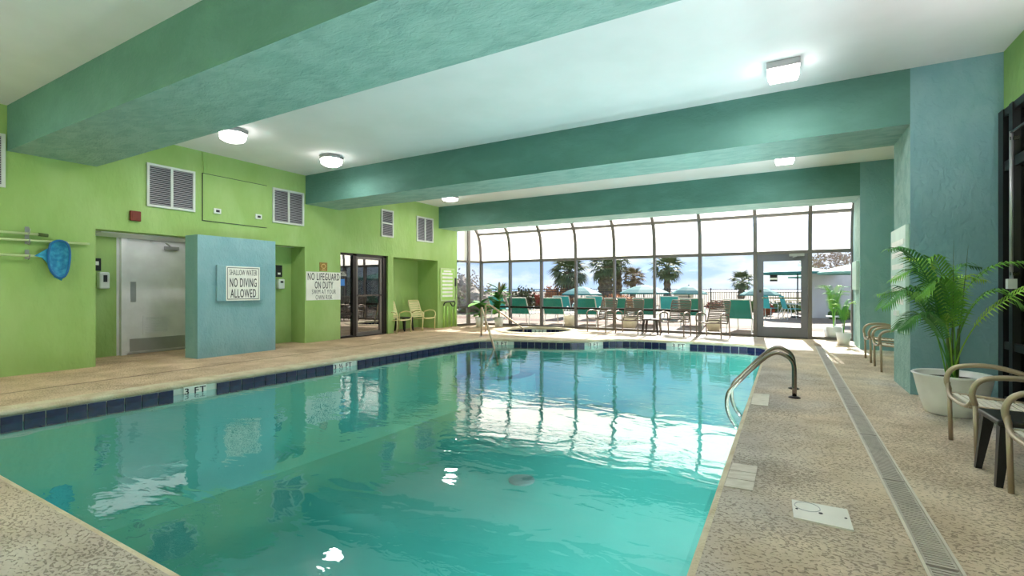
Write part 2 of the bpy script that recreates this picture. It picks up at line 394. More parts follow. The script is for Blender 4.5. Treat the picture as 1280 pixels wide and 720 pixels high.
# pool outline (counter-clockwise seen from above), inner edge of the coping
pool_key = [(-.34, .99), (-.34, 10.30), (-.45, 10.50), (-.75, 10.60), (-1.6, 10.60), (-2.7, 10.52), (-3.15, 10.40), (-3.42, 10.18),
            (-3.62, 9.86), (-3.95, 9.56), (-4.45, 9.38), (-5.1, 9.20), (-5.55, 9.02), (-5.82, 8.70), (-5.93, 8.2), (-6.0, 5.5), (-6.1, 2.5), (-6.14, .99)]
pool = [Vector((x, y, 0)) for x, y in pool_key]
SPA = Vector((-5.75, 11.42, 0)); SPA_R = .88
spa = [SPA + Vector((math.cos(2 * PI * k / 40), math.sin(2 * PI * k / 40), 0)) * SPA_R for k in range(40)]
def offset(poly, d):                       # outward offset of a CCW closed polygon
    out = []; n = len(poly)
    for i in range(n):
        a, b, c = poly[i - 1], poly[i], poly[(i + 1) % n]
        n1 = Vector(((b - a).y, -(b - a).x, 0)).normalized(); n2 = Vector(((c - b).y, -(c - b).x, 0)).normalized()
        m = (n1 + n2).normalized(); out.append(b + m * (d / max(.5, m.dot(n1))))
    return out
COP = .035
DRX0, DRX1 = .47, .60
def deck_mesh():
    outer = [Vector(p) for p in ((-9.9, YB - .1, 0), (XR + .1, YB - .1, 0), (XR + .1, YW + .1, 0), (-9.9, YW + .1, 0))]
    dr = [Vector(p) for p in ((DRX0, -1.5, 0), (DRX1, -1.5, 0), (DRX1, 10.9, 0), (DRX0, 10.9, 0))]
    loops = [outer, offset(pool, COP), offset(spa, .02), dr]
    flat = [p for l in loops for p in l]; tri = tessellate_polygon(loops)
    mb = MB(); f = []
    for t in tri:
        a, b, c = (flat[i] for i in t); f.append(tuple(t) if (b - a).cross(c - a).z > 0 else tuple(t)[::-1])
    mb.add(flat, f); return mb
struct('floor', deck_mesh(), M_deck)

def loop_strip(mb, loops):
    n = len(loops[0]); vs = [p for l in loops for p in l]; fs = []
    for i in range(len(loops) - 1):
        for k in range(n): fs.append((i * n + k, i * n + (k + 1) % n, (i + 1) * n + (k + 1) % n, (i + 1) * n + k))
    return mb.add(vs, fs)
def zed(l, z): return [Vector((p.x, p.y, z)) for p in l]
cop = MB(); loop_strip(cop, [zed(offset(pool, COP), 0), zed(offset(pool, .02), -.002), zed(offset(pool, .003), -.014), zed(pool, -.03), zed(offset(pool, .004), -.05), zed(offset(pool, .02), -.056)])
cop_o = struct('trim_1', cop, M_copn, smooth=True)
o1, o2 = offset(pool, COP - .005), offset(pool, .24); cb = MB()
for k in range(2, len(pool) - 1): cb.add([(p.x, p.y, .0015) for p in (o1[k], o2[k], o2[k + 1], o1[k + 1])], [(0, 1, 2, 3)])
struct('trim_5', cb, M_copn)
# basin: walls, floor, entry steps
basin = MB()
wl = offset(pool, .02)
inn = offset(pool, -.42)
loop_strip(basin, [zed(wl, -.04), zed(wl, -.78), zed(offset(pool, -.05), -.98), zed(offset(pool, -.18), -1.14), zed(inn, -1.25)])
tri = tessellate_polygon([zed(inn, 0)])
basin.add(zed(inn, -1.25), [tuple(t) for t in tri])
basin_o = struct('pool_basin', basin, M_plaster, smooth=True)
steps = MB()
for k, (rr, z) in enumerate(((.62, -.34), (.95, -.70))):
    pts = [Vector((-5.55, 8.85, 0)) + Vector((math.cos(a), math.sin(a), 0)) * rr for a in [math.radians(-100 + 120 * i / 12) for i in range(13)]] 
    base = [Vector((-5.9, 8.9, 0))]
    ring = base + pts; steps.add([(p.x, p.y, z) for p in ring] + [(p.x, p.y, -1.24) for p in ring],
        [tuple(range(len(ring)))] + [(i, (i + 1) % len(ring), (i + 1) % len(ring) + len(ring), i + len(ring)) for i in range(len(ring))])
steps.build('entry_step', M_plaster, basin_o)
# tiles of the waterline band, each one a piece of the basin
backing = MB(); loop_strip(backing, [zed(offset(pool, .012), -.05), zed(offset(pool, .012), -.21)]); backing.build('grout_band', M_grout, basin_o)
tile_me = MB().box(-.0715, .0715, -.012, 0, -.075, .075).mesh('tile', M_tile)
def edge_points(poly, idx0, idx1, pitch, start=0):
    out = []; rem = start
    for i in range(idx0, idx1):
        a, b = poly[i], poly[i + 1]; d = (b - a); Ln = d.length; d.normalize(); t = rem
        while t < Ln: out.append((a + d * t, d)); t += pitch
        rem = t - Ln
    return out
labels = [(PXp(244, 491, -6.08), '3 FT', .25), (PXp(430, 459, -5.98), '3 ½ FT', .36), (PYp(630, 431, 9.38), '3 FT', .27), (PYp(741, 429, 9.90), '3 FT', .27), (PYp(848, 431, 10.55), '3 FT', .27)]
def snap(pt):
    best = None
    for i in range(1, len(pool) - 1):
        a, b = pool[i], pool[i + 1]; ab = b - a; t = max(0, min(1, (Vector((pt.x, pt.y, 0)) - a).dot(ab) / ab.length_squared)); q = a + ab * t
        dd = (q - Vector((pt.x, pt.y, 0))).length
        if best is None or dd < best[0]: best = (dd, q, ab.normalized())
    return best[1], best[2]
lab = [(snap(p), s, w) for p, s, w in labels]
for q, d in edge_points(pool, 1, len(pool) - 1, .155, .08):
    if any((q - l[0][0]).length < l[2] / 2 + .066 for l in lab): continue
    ang = math.atan2(d.y, d.x)
    link('tile', tile_me, basin_o, (q.x, q.y, -.132), (0, 0, ang + PI))
for (q, d), s, w in lab:
    u = -d; nrm = u.cross(Vector((0, 0, 1)))     # faces into the pool
    c = Vector((q.x, q.y, -.098)) + nrm * .0
    pl = MB().obox(c, u, Vector((0, 0, 1)), nrm, w / 2, .052, .004).build('depth_marker', M_sign, basin_o)
    link('lettering', text_mesh(s, c + nrm * .005, u, (0, 0, 1), w * .92, .074, M_txt, bold=.01), pl)
# water
wat = MB(); wp = zed(offset(pool, .015), WATER); tri = tessellate_polygon([wp]); f = []
for t in tri:
    a, b, c = (wp[i] for i in t); f.append(tuple(t) if (b - a).cross(c - a).z > 0 else tuple(t)[::-1])
wat.add(wp, f)
wo_ = wat.build('pool_water', M_water); wo_['kind'] = 'structure'
# floor of the pool: two main drains and wall inlets
for px, py in ((420, 537), (652, 600)):
    q = G(px, py, -1.24)
    t = thing('main_drain', 'round drain cover under the water ' + ('near the left side of the pool' if px < 500 else 'in the middle of the pool'), 'drain', (q.x, q.y, -1.25), 0)
    MB().lathe([(.16, 0), (.16, .02), (.12, .035), (.02, .04)], 16).build('cover', M_kick, t)

for i, (y, l) in enumerate(((2.0, 'nearest the camera'), (3.9, 'second from the camera'), (5.8, 'beside the grab rail'), (7.7, 'fourth from the camera'), (9.4, 'farthest from the camera'))):  # unseen lamps added to throw light up onto ceiling and beams
    x, rz = -.37, PI / 2
    t = thing('pool_fill_lamp', 'added underwater fill lamp below the right coping, ' + l, 'lamp', (x, y, -.55), rz, 'added underwater fill lamps below the right coping')
    MB().lathe([(.14, 0), (.14, .02), (.10, .03)], 16).build('housing', M_kick, t).rotation_euler = (-PI / 2, 0, 0)
    ld = bpy.data.lights.new('bulb', 'AREA'); ld.size = .22; ld.shape = 'DISK'; ld.energy = POOL_FILL_W; ld.color = (1, .38, .40)
    lo = bpy.data.objects.new('bulb', ld); COL.objects.link(lo); lo.parent = t; lo.location = (0, .05, 0); lo.rotation_euler = (PI / 2 + math.radians(62), 0, 0)

# spa
spb = MB(); so = offset(spa, .02)
loop_strip(spb, [zed(so, 0), zed(so, -.9)]); spb.add(zed(so, -.9), [tuple(range(40))])
spa_o = struct('spa_basin', spb, M_grout)
rim = MB(); loop_strip(rim, [zed(offset(spa, .22), .001), zed(offset(spa, .20), .022), zed(offset(spa, .03), .024), zed(spa, .01), zed(spa, -.04)])
rim.build('rim', M_copn, spa_o, True)
stile = MB().box(-.063, .063, -.01, 0, -.06, .06).mesh('tile', M_tile)
for k in range(40):
    a = 2 * PI * (k + .5) / 40; p = SPA + Vector((math.cos(a), math.sin(a), 0)) * (SPA_R + .005)
    if abs(k - 12) < 2: continue
    link('tile', stile, spa_o, (p.x, p.y, -.105), (0, 0, a - PI / 2))
a = 2 * PI * 12.5 / 40; p = SPA + Vector((math.cos(a), math.sin(a), 0)) * (SPA_R + .0); u = Vector((math.sin(a), -math.cos(a), 0)); nr = -Vector((math.cos(a), math.sin(a), 0))
pl = MB().obox(p + Vector((0, 0, -.1)), u, (0, 0, 1), nr, .19, .05, .004).build('depth_marker', M_sign, spa_o)
link('lettering', text_mesh('3 FT', p + Vector((0, 0, -.1)) + nr * .006, u, (0, 0, 1), .28, .065, M_txt), pl)
sw = MB(); sw.add(zed(offset(spa, .01), -.14), [tuple(range(40))]); x = sw.build('spa_water', M_water); x['kind'] = 'structure'

# ceiling and beams
struct('ceiling', MB().box(-9.9, XR + .2, YB - .2, YC1, ZC, ZC + .2), M_ceil)
bnames = []
def wall_piece(mb, y0, y1, z0, z1, x0=XL - .25, x1=XL): mb.box(x0, x1, y0, y1, z0, z1)
lw = MB()
wall_piece(lw, YB, 3.0, 0, ZC)
wall_piece(lw, 3.0, 6.405, HEAD, ZC)
wall_piece(lw, 6.405, 7.30, 0, ZC)
wall_piece(lw, 7.30, 8.755, 1.905, ZC)
wall_piece(lw, 8.755, 8.935, 0, ZC)
wall_piece(lw, 8.935, 10.684, 1.89, ZC)
wall_piece(lw, 10.684, 11.60, 0, ZC)
# recess linings (green)
lw.box(-9.83, -9.58, 2.7, 3.70, 0, 2.2)               # green back wall of the first recess
lw.box(-9.58, -8.70, 2.75, 3.0, 0, 2.2)
lw.box(-9.2, -8.92, 5.05, 6.405, 0, 2.2)              # back wall of the second recess
lw.box(-9.58, -8.74, 6.405, 6.6, 0, 2.2)
lw.box(-9.58, -8.92, 4.86, 5.05, 0, 2.2)
lw.box(-9.45, -9.2, 8.75, 10.9, 0, 2.1)               # chair alcove
lw.box(-9.2, -8.74, 8.755, 8.935, 0, 2.1); lw.box(-9.2, -8.74, 10.684, 10.9, 0, 2.1)
struct('wall_left', lw, M_green)
struct('trim_2', MB().box(-9.6, XL - .25, 3.0, 6.405, HEAD + .005, HEAD + .08), M_white)     # white soffit over the recess
struct('trim_3', MB().box(-9.2, XL - .25, 8.935, 10.684, 1.9, 1.98), M_green)
rw = MB()
rw.box(XR, XR + .25, YB, 6.42, 2.81, ZC)              # green wall over the storefront
rw.box(XR, XR + .25, 7.29, 10.74, 0, ZC)
struct('wall_right', rw, M_green)
struct('wall_back', MB().box(-9.0, XR + .2, YB - .2, YB, 0, ZC), M_green)
# the three beams with their columns
b0 = MB().box(XL, XR, *BEAMS[0][:2], BEAMS[0][2], ZC); struct('beam', b0, M_teal)
b1 = MB().box(XL, 1.12, 6.42, 7.29, 2.82, ZC); struct('beam', b1, M_teal)
struct('column', MB().box(1.12, XR, 6.42, 7.29, 0, ZC), M_tealw)
b2 = MB().box(XL, 1.16, 10.74, 11.60, 2.80, ZC + .15); struct('beam', b2, M_teal)
struct('column', MB().box(1.16, XR + .25, 10.74, 11.60, 0, ZC + .1), M_tealw)
struct('wall_far_right', MB().box(1.22, 1.45, 11.60, 12.6, 0, 3.3), M_tealw)

def lit_faces(o, test):  # paints the received light onto beam undersides and column reveals
    o.data.materials.append(M_soff_lit)
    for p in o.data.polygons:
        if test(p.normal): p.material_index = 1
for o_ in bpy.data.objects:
    if o_.name.startswith('beam'): lit_faces(o_, lambda n: n.z < -.9)
    if o_.name.startswith('column'): lit_faces(o_, lambda n: n.x < -.9)
# privacy screen wall
scr = struct('screen_wall', bevel_mb := MB().box(-8.38, -8.02, 4.115, 5.44, 0, 1.955), M_tealw)
# ---------------------------------------------------------------- window wall (solarium)
W1 = sempty('window_1')
MX = [-8.19, -7.16, -6.12, -5.06, -3.97, -2.92, -1.83, -.63, .447, 1.215]
ZT = 1.92
prof = [(0, ZT), (.005, 2.15), (.03, 2.40), (.08, 2.60), (.17, 2.76), (.33, 2.92), (.58, 3.05), (.85, 3.13)]
def pY(z):
    for (d0, z0), (d1, z1) in zip(prof, prof[1:]):
        if z <= z1: return YW - (d0 + (d1 - d0) * (z - z0) / (z1 - z0))
    return YW - .85
for i, x in enumerate(MX):
    wd = .075 if i in (6, 7, 8) else .05
    MB().box(x - wd / 2, x + wd / 2, YW - .06, YW + .07, 0, ZT).build('mullion', M_bronze, W1)
    mb = MB(); rows = []
    for d, z in prof:
        y = YW - d; rows.append([(x - .035, y - .05, z), (x + .035, y - .05, z), (x + .035, y + .05, z + .02), (x - .035, y + .05, z + .02)])
    vs = [p for r in rows for p in r]; fs = [(a * 4 + k, a * 4 + (k + 1) % 4, (a + 1) * 4 + (k + 1) % 4, (a + 1) * 4 + k) for a in range(len(rows) - 1) for k in range(4)]
    mb.add(vs, fs).build('curved_rafter', M_bronze, W1)
for i in range(len(MX) - 1):
    x0, x1 = MX[i] + .036, MX[i + 1] - .036
    MB().box(x0 - .01, x1 + .01, YW - .05, YW + .06, ZT - .035, ZT + .035).build('transom', M_bronze, W1)
    MB().box(x0, x1, YW - .22, YW - .13, 2.735, 2.785).build('purlin', M_bronze, W1)
    # roller shade, sun-lit from behind, over the curved part up to the purlin
    rows = [[(x0 + .01 + (x1 - x0 - .02) * t, pY(z) - .02, z) for t in (0, .5, 1)] for z in (ZT + .04, 2.15, 2.4, 2.6, 2.74)]
    MB().sheet(rows).build('shade', M_shade, W1, True)
    rows = [[(x0 + (x1 - x0) * t, pY(z) + .02, z + .01) for t in (0, 1)] for z in (2.78, 2.92, 3.05, 3.13)]
    MB().sheet(rows).build('roof_pane', M_shade, W1, True)
    if i != 7:
        MB().box(x0 - .01, x1 + .01, YW - .04, YW + .06, 0, .06).build('sill', M_bronze, W1)
        zs = [.06, .56, ZT - .03] if i < 6 else [.06, ZT - .03]
        for a, b in zip(zs, zs[1:]): MB().box(x0, x1, YW + .002, YW + .008, a, b).build('pane', M_glass, W1)
        if i < 6: MB().box(x0 - .01, x1 + .01, YW - .035, YW + .045, .535, .59).build('low_rail', M_dark, W1)
# splayed side glazing at the left end
W2 = sempty('window_2'); A = Vector((-8.47, 11.6, 0)); B = Vector((-8.21, 12.45, 0)); D = (B - A).normalized(); Nn = Vector((D.y, -D.x, 0)); Lq = (B - A).length
def sidebar(n, t0, t1, z0, z1, th, m): MB().obox(A + D * ((t0 + t1) / 2) + Vector((0, 0, (z0 + z1) / 2)), D, Nn, (0, 0, 1), (t1 - t0) / 2, th / 2, (z1 - z0) / 2).build(n, m, W2)
sidebar('mullion', .36, .44, 0, 3.1, .1, M_bronze)
for z0, z1, n in ((0, .06, 'sill'), (.535, .59, 'low_rail'), (ZT - .03, ZT + .03, 'transom')):
    sidebar(n, 0, .36, z0, z1, .08, M_bronze); sidebar(n, .44, Lq - .05, z0, z1, .08, M_bronze)
for t0, t1 in ((.005, .36), (.44, Lq - .04)):
    sidebar('pane', t0, t1, .06, .535, .006, M_glass); sidebar('pane', t0, t1, .59, ZT - .03, .006, M_glass); sidebar('shade', t0, t1, ZT + .03, 3.1, .01, M_shade)
# glass door in the window wall
D1 = sempty('door_1'); dx0, dx1 = MX[7] + .04, MX[8] - .04
fr_ = MB(); z1 = ZT - .04
fr_.box(dx0, dx0 + .13, YW - .03, YW + .03, .02, z1); fr_.box(dx1 - .13, dx1, YW - .03, YW + .03, .02, z1)
fr_.box(dx0 + .13, dx1 - .13, YW - .03, YW + .03, z1 - .15, z1); fr_.box(dx0 + .13, dx1 - .13, YW - .03, YW + .03, .02, .24)
fr_.build('door_leaf', M_grey, D1)
MB().box(dx0 + .13, dx1 - .13, YW - .003, YW + .003, .24, z1 - .15).build('pane', M_glass, D1)
MB().box(dx0 + .10, dx1 - .12, YW - .075, YW - .05, .88, .91).build('push_bar', M_steel, D1)
MB().box(dx0, dx1, YW - .05, YW + .06, 0, .02).build('threshold', M_dark, D1)
cl = MB().box(.05, .34, YW - .10, YW - .03, z1 - .055, z1 + .0); cl.bar((.2, YW - .1, z1 - .05), (.12, YW - .16, z1 - .08), .02); cl.build('door_closer', M_kick, D1)
MB().lathe([(.022, 0), (.022, .05)], 12, (dx0 + .07, YW - .06, 1.02)).build('lock_cylinder', M_steel, D1)
pl = MB().box(-.33, -.18, YW - .012, YW - .004, 1.27, 1.42).build('door_notice', M_black, D1)
MB().box(-.325, -.185, YW - .014, YW - .012, 1.31, 1.35).build('notice_band', M_sign, pl)

# ---------------------------------------------------------------- storefront on the right wall
W3 = sempty('window_3'); 
for y0, y1 in ((6.30, 6.42), (6.08, 6.16), (5.0, 5.08), (3.9, 3.98), (2.8, 2.88), (1.7, 1.78), (.6, .68), (-.5, -.42), (-1.6, -1.52), (YB, YB + .08)):
    MB().box(XR - .04, XR + .06, y0, y1, 0, 2.81).build('mullion', M_black, W3)
for z0, z1 in ((0, .08), (.53, .60), (2.22, 2.31), (2.74, 2.81)):
    MB().box(XR - .03, XR + .05, YB, 6.36, z0, z1).build('rail', M_dark, W3)
ys = [6.30, 6.16, 6.08, 5.08, 5.0, 3.98, 3.9, 2.88, 2.8, 1.78, 1.7, .68, .6, -.42, -.5, -1.52, -1.6, YB + .08]
for a, b in zip(ys[0::2], ys[1::2]):
    for z0, z1 in ((.08, .53), (.60, 2.22), (2.31, 2.74)): MB().box(XR + .015, XR + .02, b, a, z0, z1).build('pane', M_glassb, W3)
struct('wall_dark_room', MB().box(XR + 1.6, XR + 1.7, YB, 6.5, 0, 3).box(XR + .06, XR + 1.7, 6.42, 6.5, 0, 3).box(XR + .06, XR + 1.7, YB - .1, YB, 0, 3).box(XR + .06, XR + 1.7, YB, 6.42, 2.9, 3.0).box(XR + .1, XR + 1.7, YB, 6.42, -.05, 0), M_interior)
t = thing('track_pole', 'slim pale metal pull pole standing against the dark storefront glass at the right edge', 'pole', (XR - .07, 6.0, 0))
MB().tube([(0, 0, 1.18), (0, 0, 2.52)], .014, 10).build('rod', M_kick, t, True)
MB().box(-.03, .03, -.03, .03, 1.10, 1.19).build('end_block', M_lam, t)
MB().tube([(0, 0, 2.51), (0, -1.2, 2.51)], .012, 8).build('cross_rod', M_steel, t, True)
MB().box(-.012, .05, -.012, .012, 2.44, 2.47).build('bracket', M_steel, t); MB().box(-.012, .05, -.012, .012, 1.22, 1.25).build('bracket', M_steel, t)

# ---------------------------------------------------------------- left wall: doors
D2 = sempty('door_2')
xb = -9.58
MB().box(xb, xb + .07, 3.70, 3.78, 0, HEAD + .01).box(xb, xb + .07, 4.72, 4.80, 0, HEAD + .01).build('door_frame', M_white, D2)
MB().box(xb - .02, xb + .035, 3.79, 4.71, .03, 1.94).build('door_leaf', M_white, D2)
MB().box(xb + .035, xb + .040, 3.83, 4.68, .05, .26).build('kick_plate', M_kick, D2)
lf = MB().box(xb + .035, xb + .045, 4.02, 4.42, .32, .35).box(xb + .035, xb + .045, 4.02, 4.42, .61, .64).box(xb + .035, xb + .045, 4.02, 4.05, .35, .61).box(xb + .035, xb + .045, 4.39, 4.42, .35, .61).build('louvre_frame', M_white, D2)
for k in range(9): MB().obox((xb + .038, 4.22, .368 + k * .028), (0, 1, 0), Vector((.6, 0, -.8)), Vector((.8, 0, .6)), .17, .010, .0015).build('louvre_slat', M_white, lf)
MB().box(xb + .035, xb + .042, 3.84, 3.92, .88, 1.22).build('push_plate', M_kick, D2)
cl = MB().box(xb + .035, xb + .09, 4.34, 4.56, 1.79, 1.85); cl.bar((xb + .08, 4.42, 1.85), (xb + .22, 4.28, 1.90), .022, .012); cl.bar((xb + .22, 4.28, 1.90), (xb + .05, 4.12, 1.92), .022, .012); cl.build('door_closer', M_lampm, D2)
MB().box(xb - .2, xb + .001, 3.66, 4.9, 0, 2.2).build('door_backing', M_white, D2)
# storefront door set
D3 = sempty('door_3'); xg = XL - .10
f3 = MB()
for y0, y1 in ((7.30, 7.345), (7.70, 7.80), (8.63, 8.755)): f3.box(xg - .05, xg + .05, y0, y1, 0, 1.905)
f3.box(xg - .05, xg + .05, 7.30, 8.755, 1.86, 1.905); f3.box(xg - .05, xg + .05, 7.30, 7.70, 0, .05); f3.box(xg - .03, xg + .03, 7.345, 7.70, .50, .56)
f3.build('door_frame', M_dark, D3)
MB().box(xg - .05, xg + .08, 7.80, 8.63, 0, .02).build('threshold', M_dark, D3)
lf = MB().box(xg - .02, xg + .03, 7.81, 7.86, .02, 1.85).box(xg - .02, xg + .03, 8.55, 8.62, .02, 1.85).box(xg - .02, xg + .03, 7.86, 8.55, 1.79, 1.85).box(xg - .02, xg + .03, 7.86, 8.55, .02, .10).build('door_leaf', M_bronze, D3)
MB().box(xg + .04, xg + .065, 7.83, 8.60, .935, .965).build('push_bar', M_steel, D3)
MB().box(xg + .0, xg + .006, 7.86, 8.55, .10, 1.79).build('pane', M_glassd, D3)
MB().box(xg + .0, xg + .006, 7.345, 7.70, .56, 1.86).build('pane', M_glassd, D3); MB().box(xg + .0, xg + .006, 7.345, 7.70, .05, .50).build('pane', M_glassd, D3)
MB().box(xg + .007, xg + .010, 7.36, 7.50, 1.17, 1.32).build('sticker', M_blue, D3)
nt_ = MB().box(xg + .007, xg + .010, 7.34, 7.56, 1.37, 1.50).build('notice', M_black, D3)
link('lettering', text_mesh('PULL\nDOOR', (xg + .0105, 7.45, 1.435), (0, 1, 0), (0, 0, 1), .19, .10, M_sign), nt_)
lob = MB().box(-11.6, -11.5, 6.6, 10.8, 0, 2.6).box(-11.6, XL - .2, 6.6, 6.7, 0, 2.6).box(-11.6, -9.5, 10.7, 10.8, 0, 2.6).box(-11.6, XL - .25, 6.6, 10.8, 2.5, 2.6).box(-9.5, -9.45, 8.95, 10.8, 0, 2.6)
struct('wall_lobby', lob, M_interior); struct('floor_lobby', MB().box(-11.6, -9.91, 6.6, 10.8, -.05, -.002), M_lobbyf)

# ---------------------------------------------------------------- vents
def vent(y0, y1, label, split='v'):
    z0, z1 = 2.365, 3.03; t = thing('wall_vent', label, 'vent', (XL, (y0 + y1) / 2, z0), 0); h = z1 - z0; w = (y1 - y0) / 2
    fr = MB().box(0, .03, -w, -w + .035, 0, h).box(0, .03, w - .035, w, 0, h).box(0, .03, -w + .035, w - .035, 0, .035).box(0, .03, -w + .035, w - .035, h - .035, h)
    if split == 'v': fr.box(0, .028, -.018, .018, .035, h - .035)
    else: fr.box(0, .028, -w + .035, w - .035, h / 2 - .018, h / 2 + .018)
    fr.build('frame', M_ventw, t)
    MB().box(.001, .004, -w + .035, w - .035, .035, h - .035).build('backing', M_ventd, t)
    sw_ = (2 * w - .07 - .036) / 4 if split == 'v' else (w - .035); sw_ = sw_ * 1.0
    me = MB().obox((0, 0, 0), (0, 1, 0), Vector((.75, 0, -.66)), Vector((.66, 0, .75)), sw_, .012, .0015).mesh('slat', M_vents)
    n = 20
    for k in range(n):
        z = .052 + k * (h - .10) / (n - 1)
        if split == 'v':
            for c in (-1, 1): link('slat', me, t, (.015, c * (.018 + sw_), z))
        elif abs(z - h / 2) > .03: link('slat', me, t, (.015, 0, z))
    return t
vent(1.40, 2.09, 'white framed louvre vent cut off by the left edge of the photo')
vent(3.62, 4.31, 'white framed double louvre vent above the white door')
vent(5.69, 6.37, 'white framed double louvre vent right of the flush access panel')
vent(8.51, 8.92, 'narrow louvre vent with a middle crossbar above the glass door', 'h')
vent(9.79, 10.47, 'louvre vent above the green chair alcove')
t = thing('access_panel', 'flush green access panel high on the left wall between two vents', 'panel', (XL + .002, 5.0, 2.64))
MB().box(.0, .014, -.565, .565, -.39, .39).build('panel_board', M_green, t)
e_ = MB().box(.0, .010, -.575, -.565, -.4, .4).box(0, .010, -.565, .575, -.4, -.39).box(0, .010, -.575, .575, .39, .4).build('edge', M_ventd, t)
for y, l in ((4.66, 'left'), (5.40, 'right')):
    t = thing('thermostat', 'small white box with dark window, the %s one of two on the access panel' % l, 'thermostat', (XL + .014, y, 2.43))
    bevel(MB().box(0, .03, -.06, .06, -.045, .045).build('housing', M_gpaint if 0 else M_lam, t), .006); MB().box(.03, .033, -.028, .032, -.02, .018).build('display', M_ventd, t)
t = thing('alarm_box', 'dark red square box on the green wall above the recessed white door', 'alarm', (XL, 3.47, 2.19))
bevel(MB().box(0, .04, -.07, .07, -.075, .075).build('housing', M_red, t), .008); MB().box(.04, .044, -.045, .045, -.05, .05).build('grille', M_red, t)
# conduit line on the wall
t = thing('conduit', 'thin green painted conduit running up the wall beside the access panel', 'conduit', (XL, 4.46, 3.04))
MB().tube([(.008, 0, 0), (.008, -.02, .2), (.008, -.03, .355)], .006, 6).build('pipe', M_green, t)

# ---------------------------------------------------------------- signs
def sign_lines(parent, x, yc, rows):
    for body, z, w, h in rows: link('lettering', text_mesh(body, (x, yc, z), (0, 1, 0), (0, 0, 1), w, h, M_txt, bold=-.006 if h < .1 else .006), parent)
t = thing('no_diving_sign', 'white sign reading SHALLOW WATER NO DIVING ALLOWED on the blue screen wall', 'sign', (0, 0, 0))
bx = bevel(MB().box(-8.019, -7.975, 4.39, 5.18, .90, 1.49).build('backing_board', M_tealw, t), .006)
fc = MB().box(-7.975, -7.967, 4.53, 5.11, .905, 1.475).build('face', M_sign, t)
bd = MB().box(-7.967, -7.965, 4.55, 5.09, .925, .935).box(-7.967, -7.965, 4.55, 5.09, 1.445, 1.455).box(-7.967, -7.965, 4.55, 4.557, .935, 1.445).box(-7.967, -7.965, 5.083, 5.09, .935, 1.445).build('border', M_txt, t)
sign_lines(fc, -7.9665, 4.82, (('SHALLOW WATER', 1.375, .47, .095), ('NO DIVING', 1.205, .46, .15), ('ALLOWED', 1.025, .44, .145)))
t = thing('no_lifeguard_sign', 'white sign reading NO LIFEGUARD ON DUTY SWIM AT YOUR OWN RISK', 'sign', (0, 0, 0))
fc = MB().box(XL, XL + .012, 6.43, 7.295, .865, 1.455).build('face', M_sign, t)
sign_lines(fc, XL + .0125, 6.865, (('NO LIFEGUARD', 1.355, .80, .15), ('ON DUTY', 1.18, .46, .15), ('SWIM AT YOUR', 1.04, .60, .095), ('OWN RISK', .925, .42, .095)))
t = thing('brown_plaque', 'small brown and gold plaque above the no lifeguard sign', 'plaque', (XL, 6.85, 1.565))
pl_ = MB().box(0, .012, -.095, .095, -.09, .09).build('plate', M_brown, t)
MB().tube([(.014, .05 * math.cos(a), .012 + .045 * math.sin(a)) for a in [2 * PI * k / 16 for k in range(16)]], .007, 6, True).build('emblem', M_gold, pl_)
MB().box(.012, .015, -.05, .05, -.075, -.06).build('emblem_bar', M_gold, pl_)
t = thing('rules_board', 'pale green framed pool rules board beside the chair alcove', 'sign', (XL, 11.11, 0))
fc = MB().box(0, .02, -.32, .32, .76, 1.68).build('face', M_gpaint, t)
MB().box(.02, .03, -.33, -.29, .75, 1.69).box(.02, .03, .29, .33, .75, 1.69).box(.02, .03, -.29, .29, .75, .79).box(.02, .03, -.29, .29, 1.65, 1.69).build('frame', M_polem, t)
for k in range(7): MB().box(.02, .023, -.24, .24, 1.50 - k * .105, 1.56 - k * .105).build('text_band', M_sign, fc)
MB().box(.02, .023, -.18, .18, 1.585, 1.63).build('heading_band', M_sign, fc)
t = thing('emergency_phone', 'black handset hanging on the green wall next to the rules board', 'phone', (XL, 11.50, 1.2))
MB().box(0, .03, -.03, .03, -.02, .22).build('handset', M_black, t); MB().tube([(.02, 0, -.02), (.02, .02, -.2), (.02, -.02, -.40)], .006, 6).build('cord', M_black, t)
t = thing('pipe_stand', 'green painted pipes with dark bent tops below the rules board', 'pipe', (XL, 11.15, 0))
for y, h in ((-.25, .62), (-.08, .60), (.12, .64), (.30, .66)):
    MB().tube([(.05, y, 0), (.05, y, h)], .022, 8).build('pipe', M_gpaint, t, True)
MB().tube(smooth([(.05, -.25, .60), (.06, -.24, .68), (.06, -.12, .73), (.06, .1, .74), (.06, .2, .72)], 3), .016, 8).build('hose_bend', M_black, t, True)
MB().tube(smooth([(.08, .02, .70), (.09, .08, .62), (.09, .16, .60), (.09, .22, .68), (.07, .2, .76)], 3), .016, 8).build('hose_bend', M_black, t, True)
# dispensers in the recesses
t = thing('soap_dispenser', 'white wall dispenser with black sign above, left of the white door', 'dispenser', (-9.58, 3.33, 1.02))
p = PXp(127, 351, -9.58)
t.location = (-9.58, p.y, p.z)
bevel(MB().box(0, .12, -.07, .07, -.13, .14).build('housing', M_lam, t), .025, 3); MB().box(.12, .125, -.02, .03, -.02, .09).build('window', M_ventd, t)
s_ = thing('black_notice', 'small black notice above the dispenser left of the white door', 'sign', (-9.58, p.y - .07, p.z + .26)); MB().box(0, .01, -.06, .06, -.10, .10).build('plate', M_black, s_); MB().box(.01, .012, -.03, .03, -.01, .05).build('pictogram', M_sign, s_)
p = PXp(348.5, 355, -8.92)
t2 = thing('paper_dispenser', 'white dispenser half hidden behind the right edge of the blue screen wall', 'dispenser', (-8.92, p.y, p.z))
bevel(MB().box(0, .1, -.07, .07, -.1, .1).build('housing', M_lam, t2), .02, 3); MB().box(.1, .104, -.03, .03, .02, .06).build('window', M_ventd, t2)
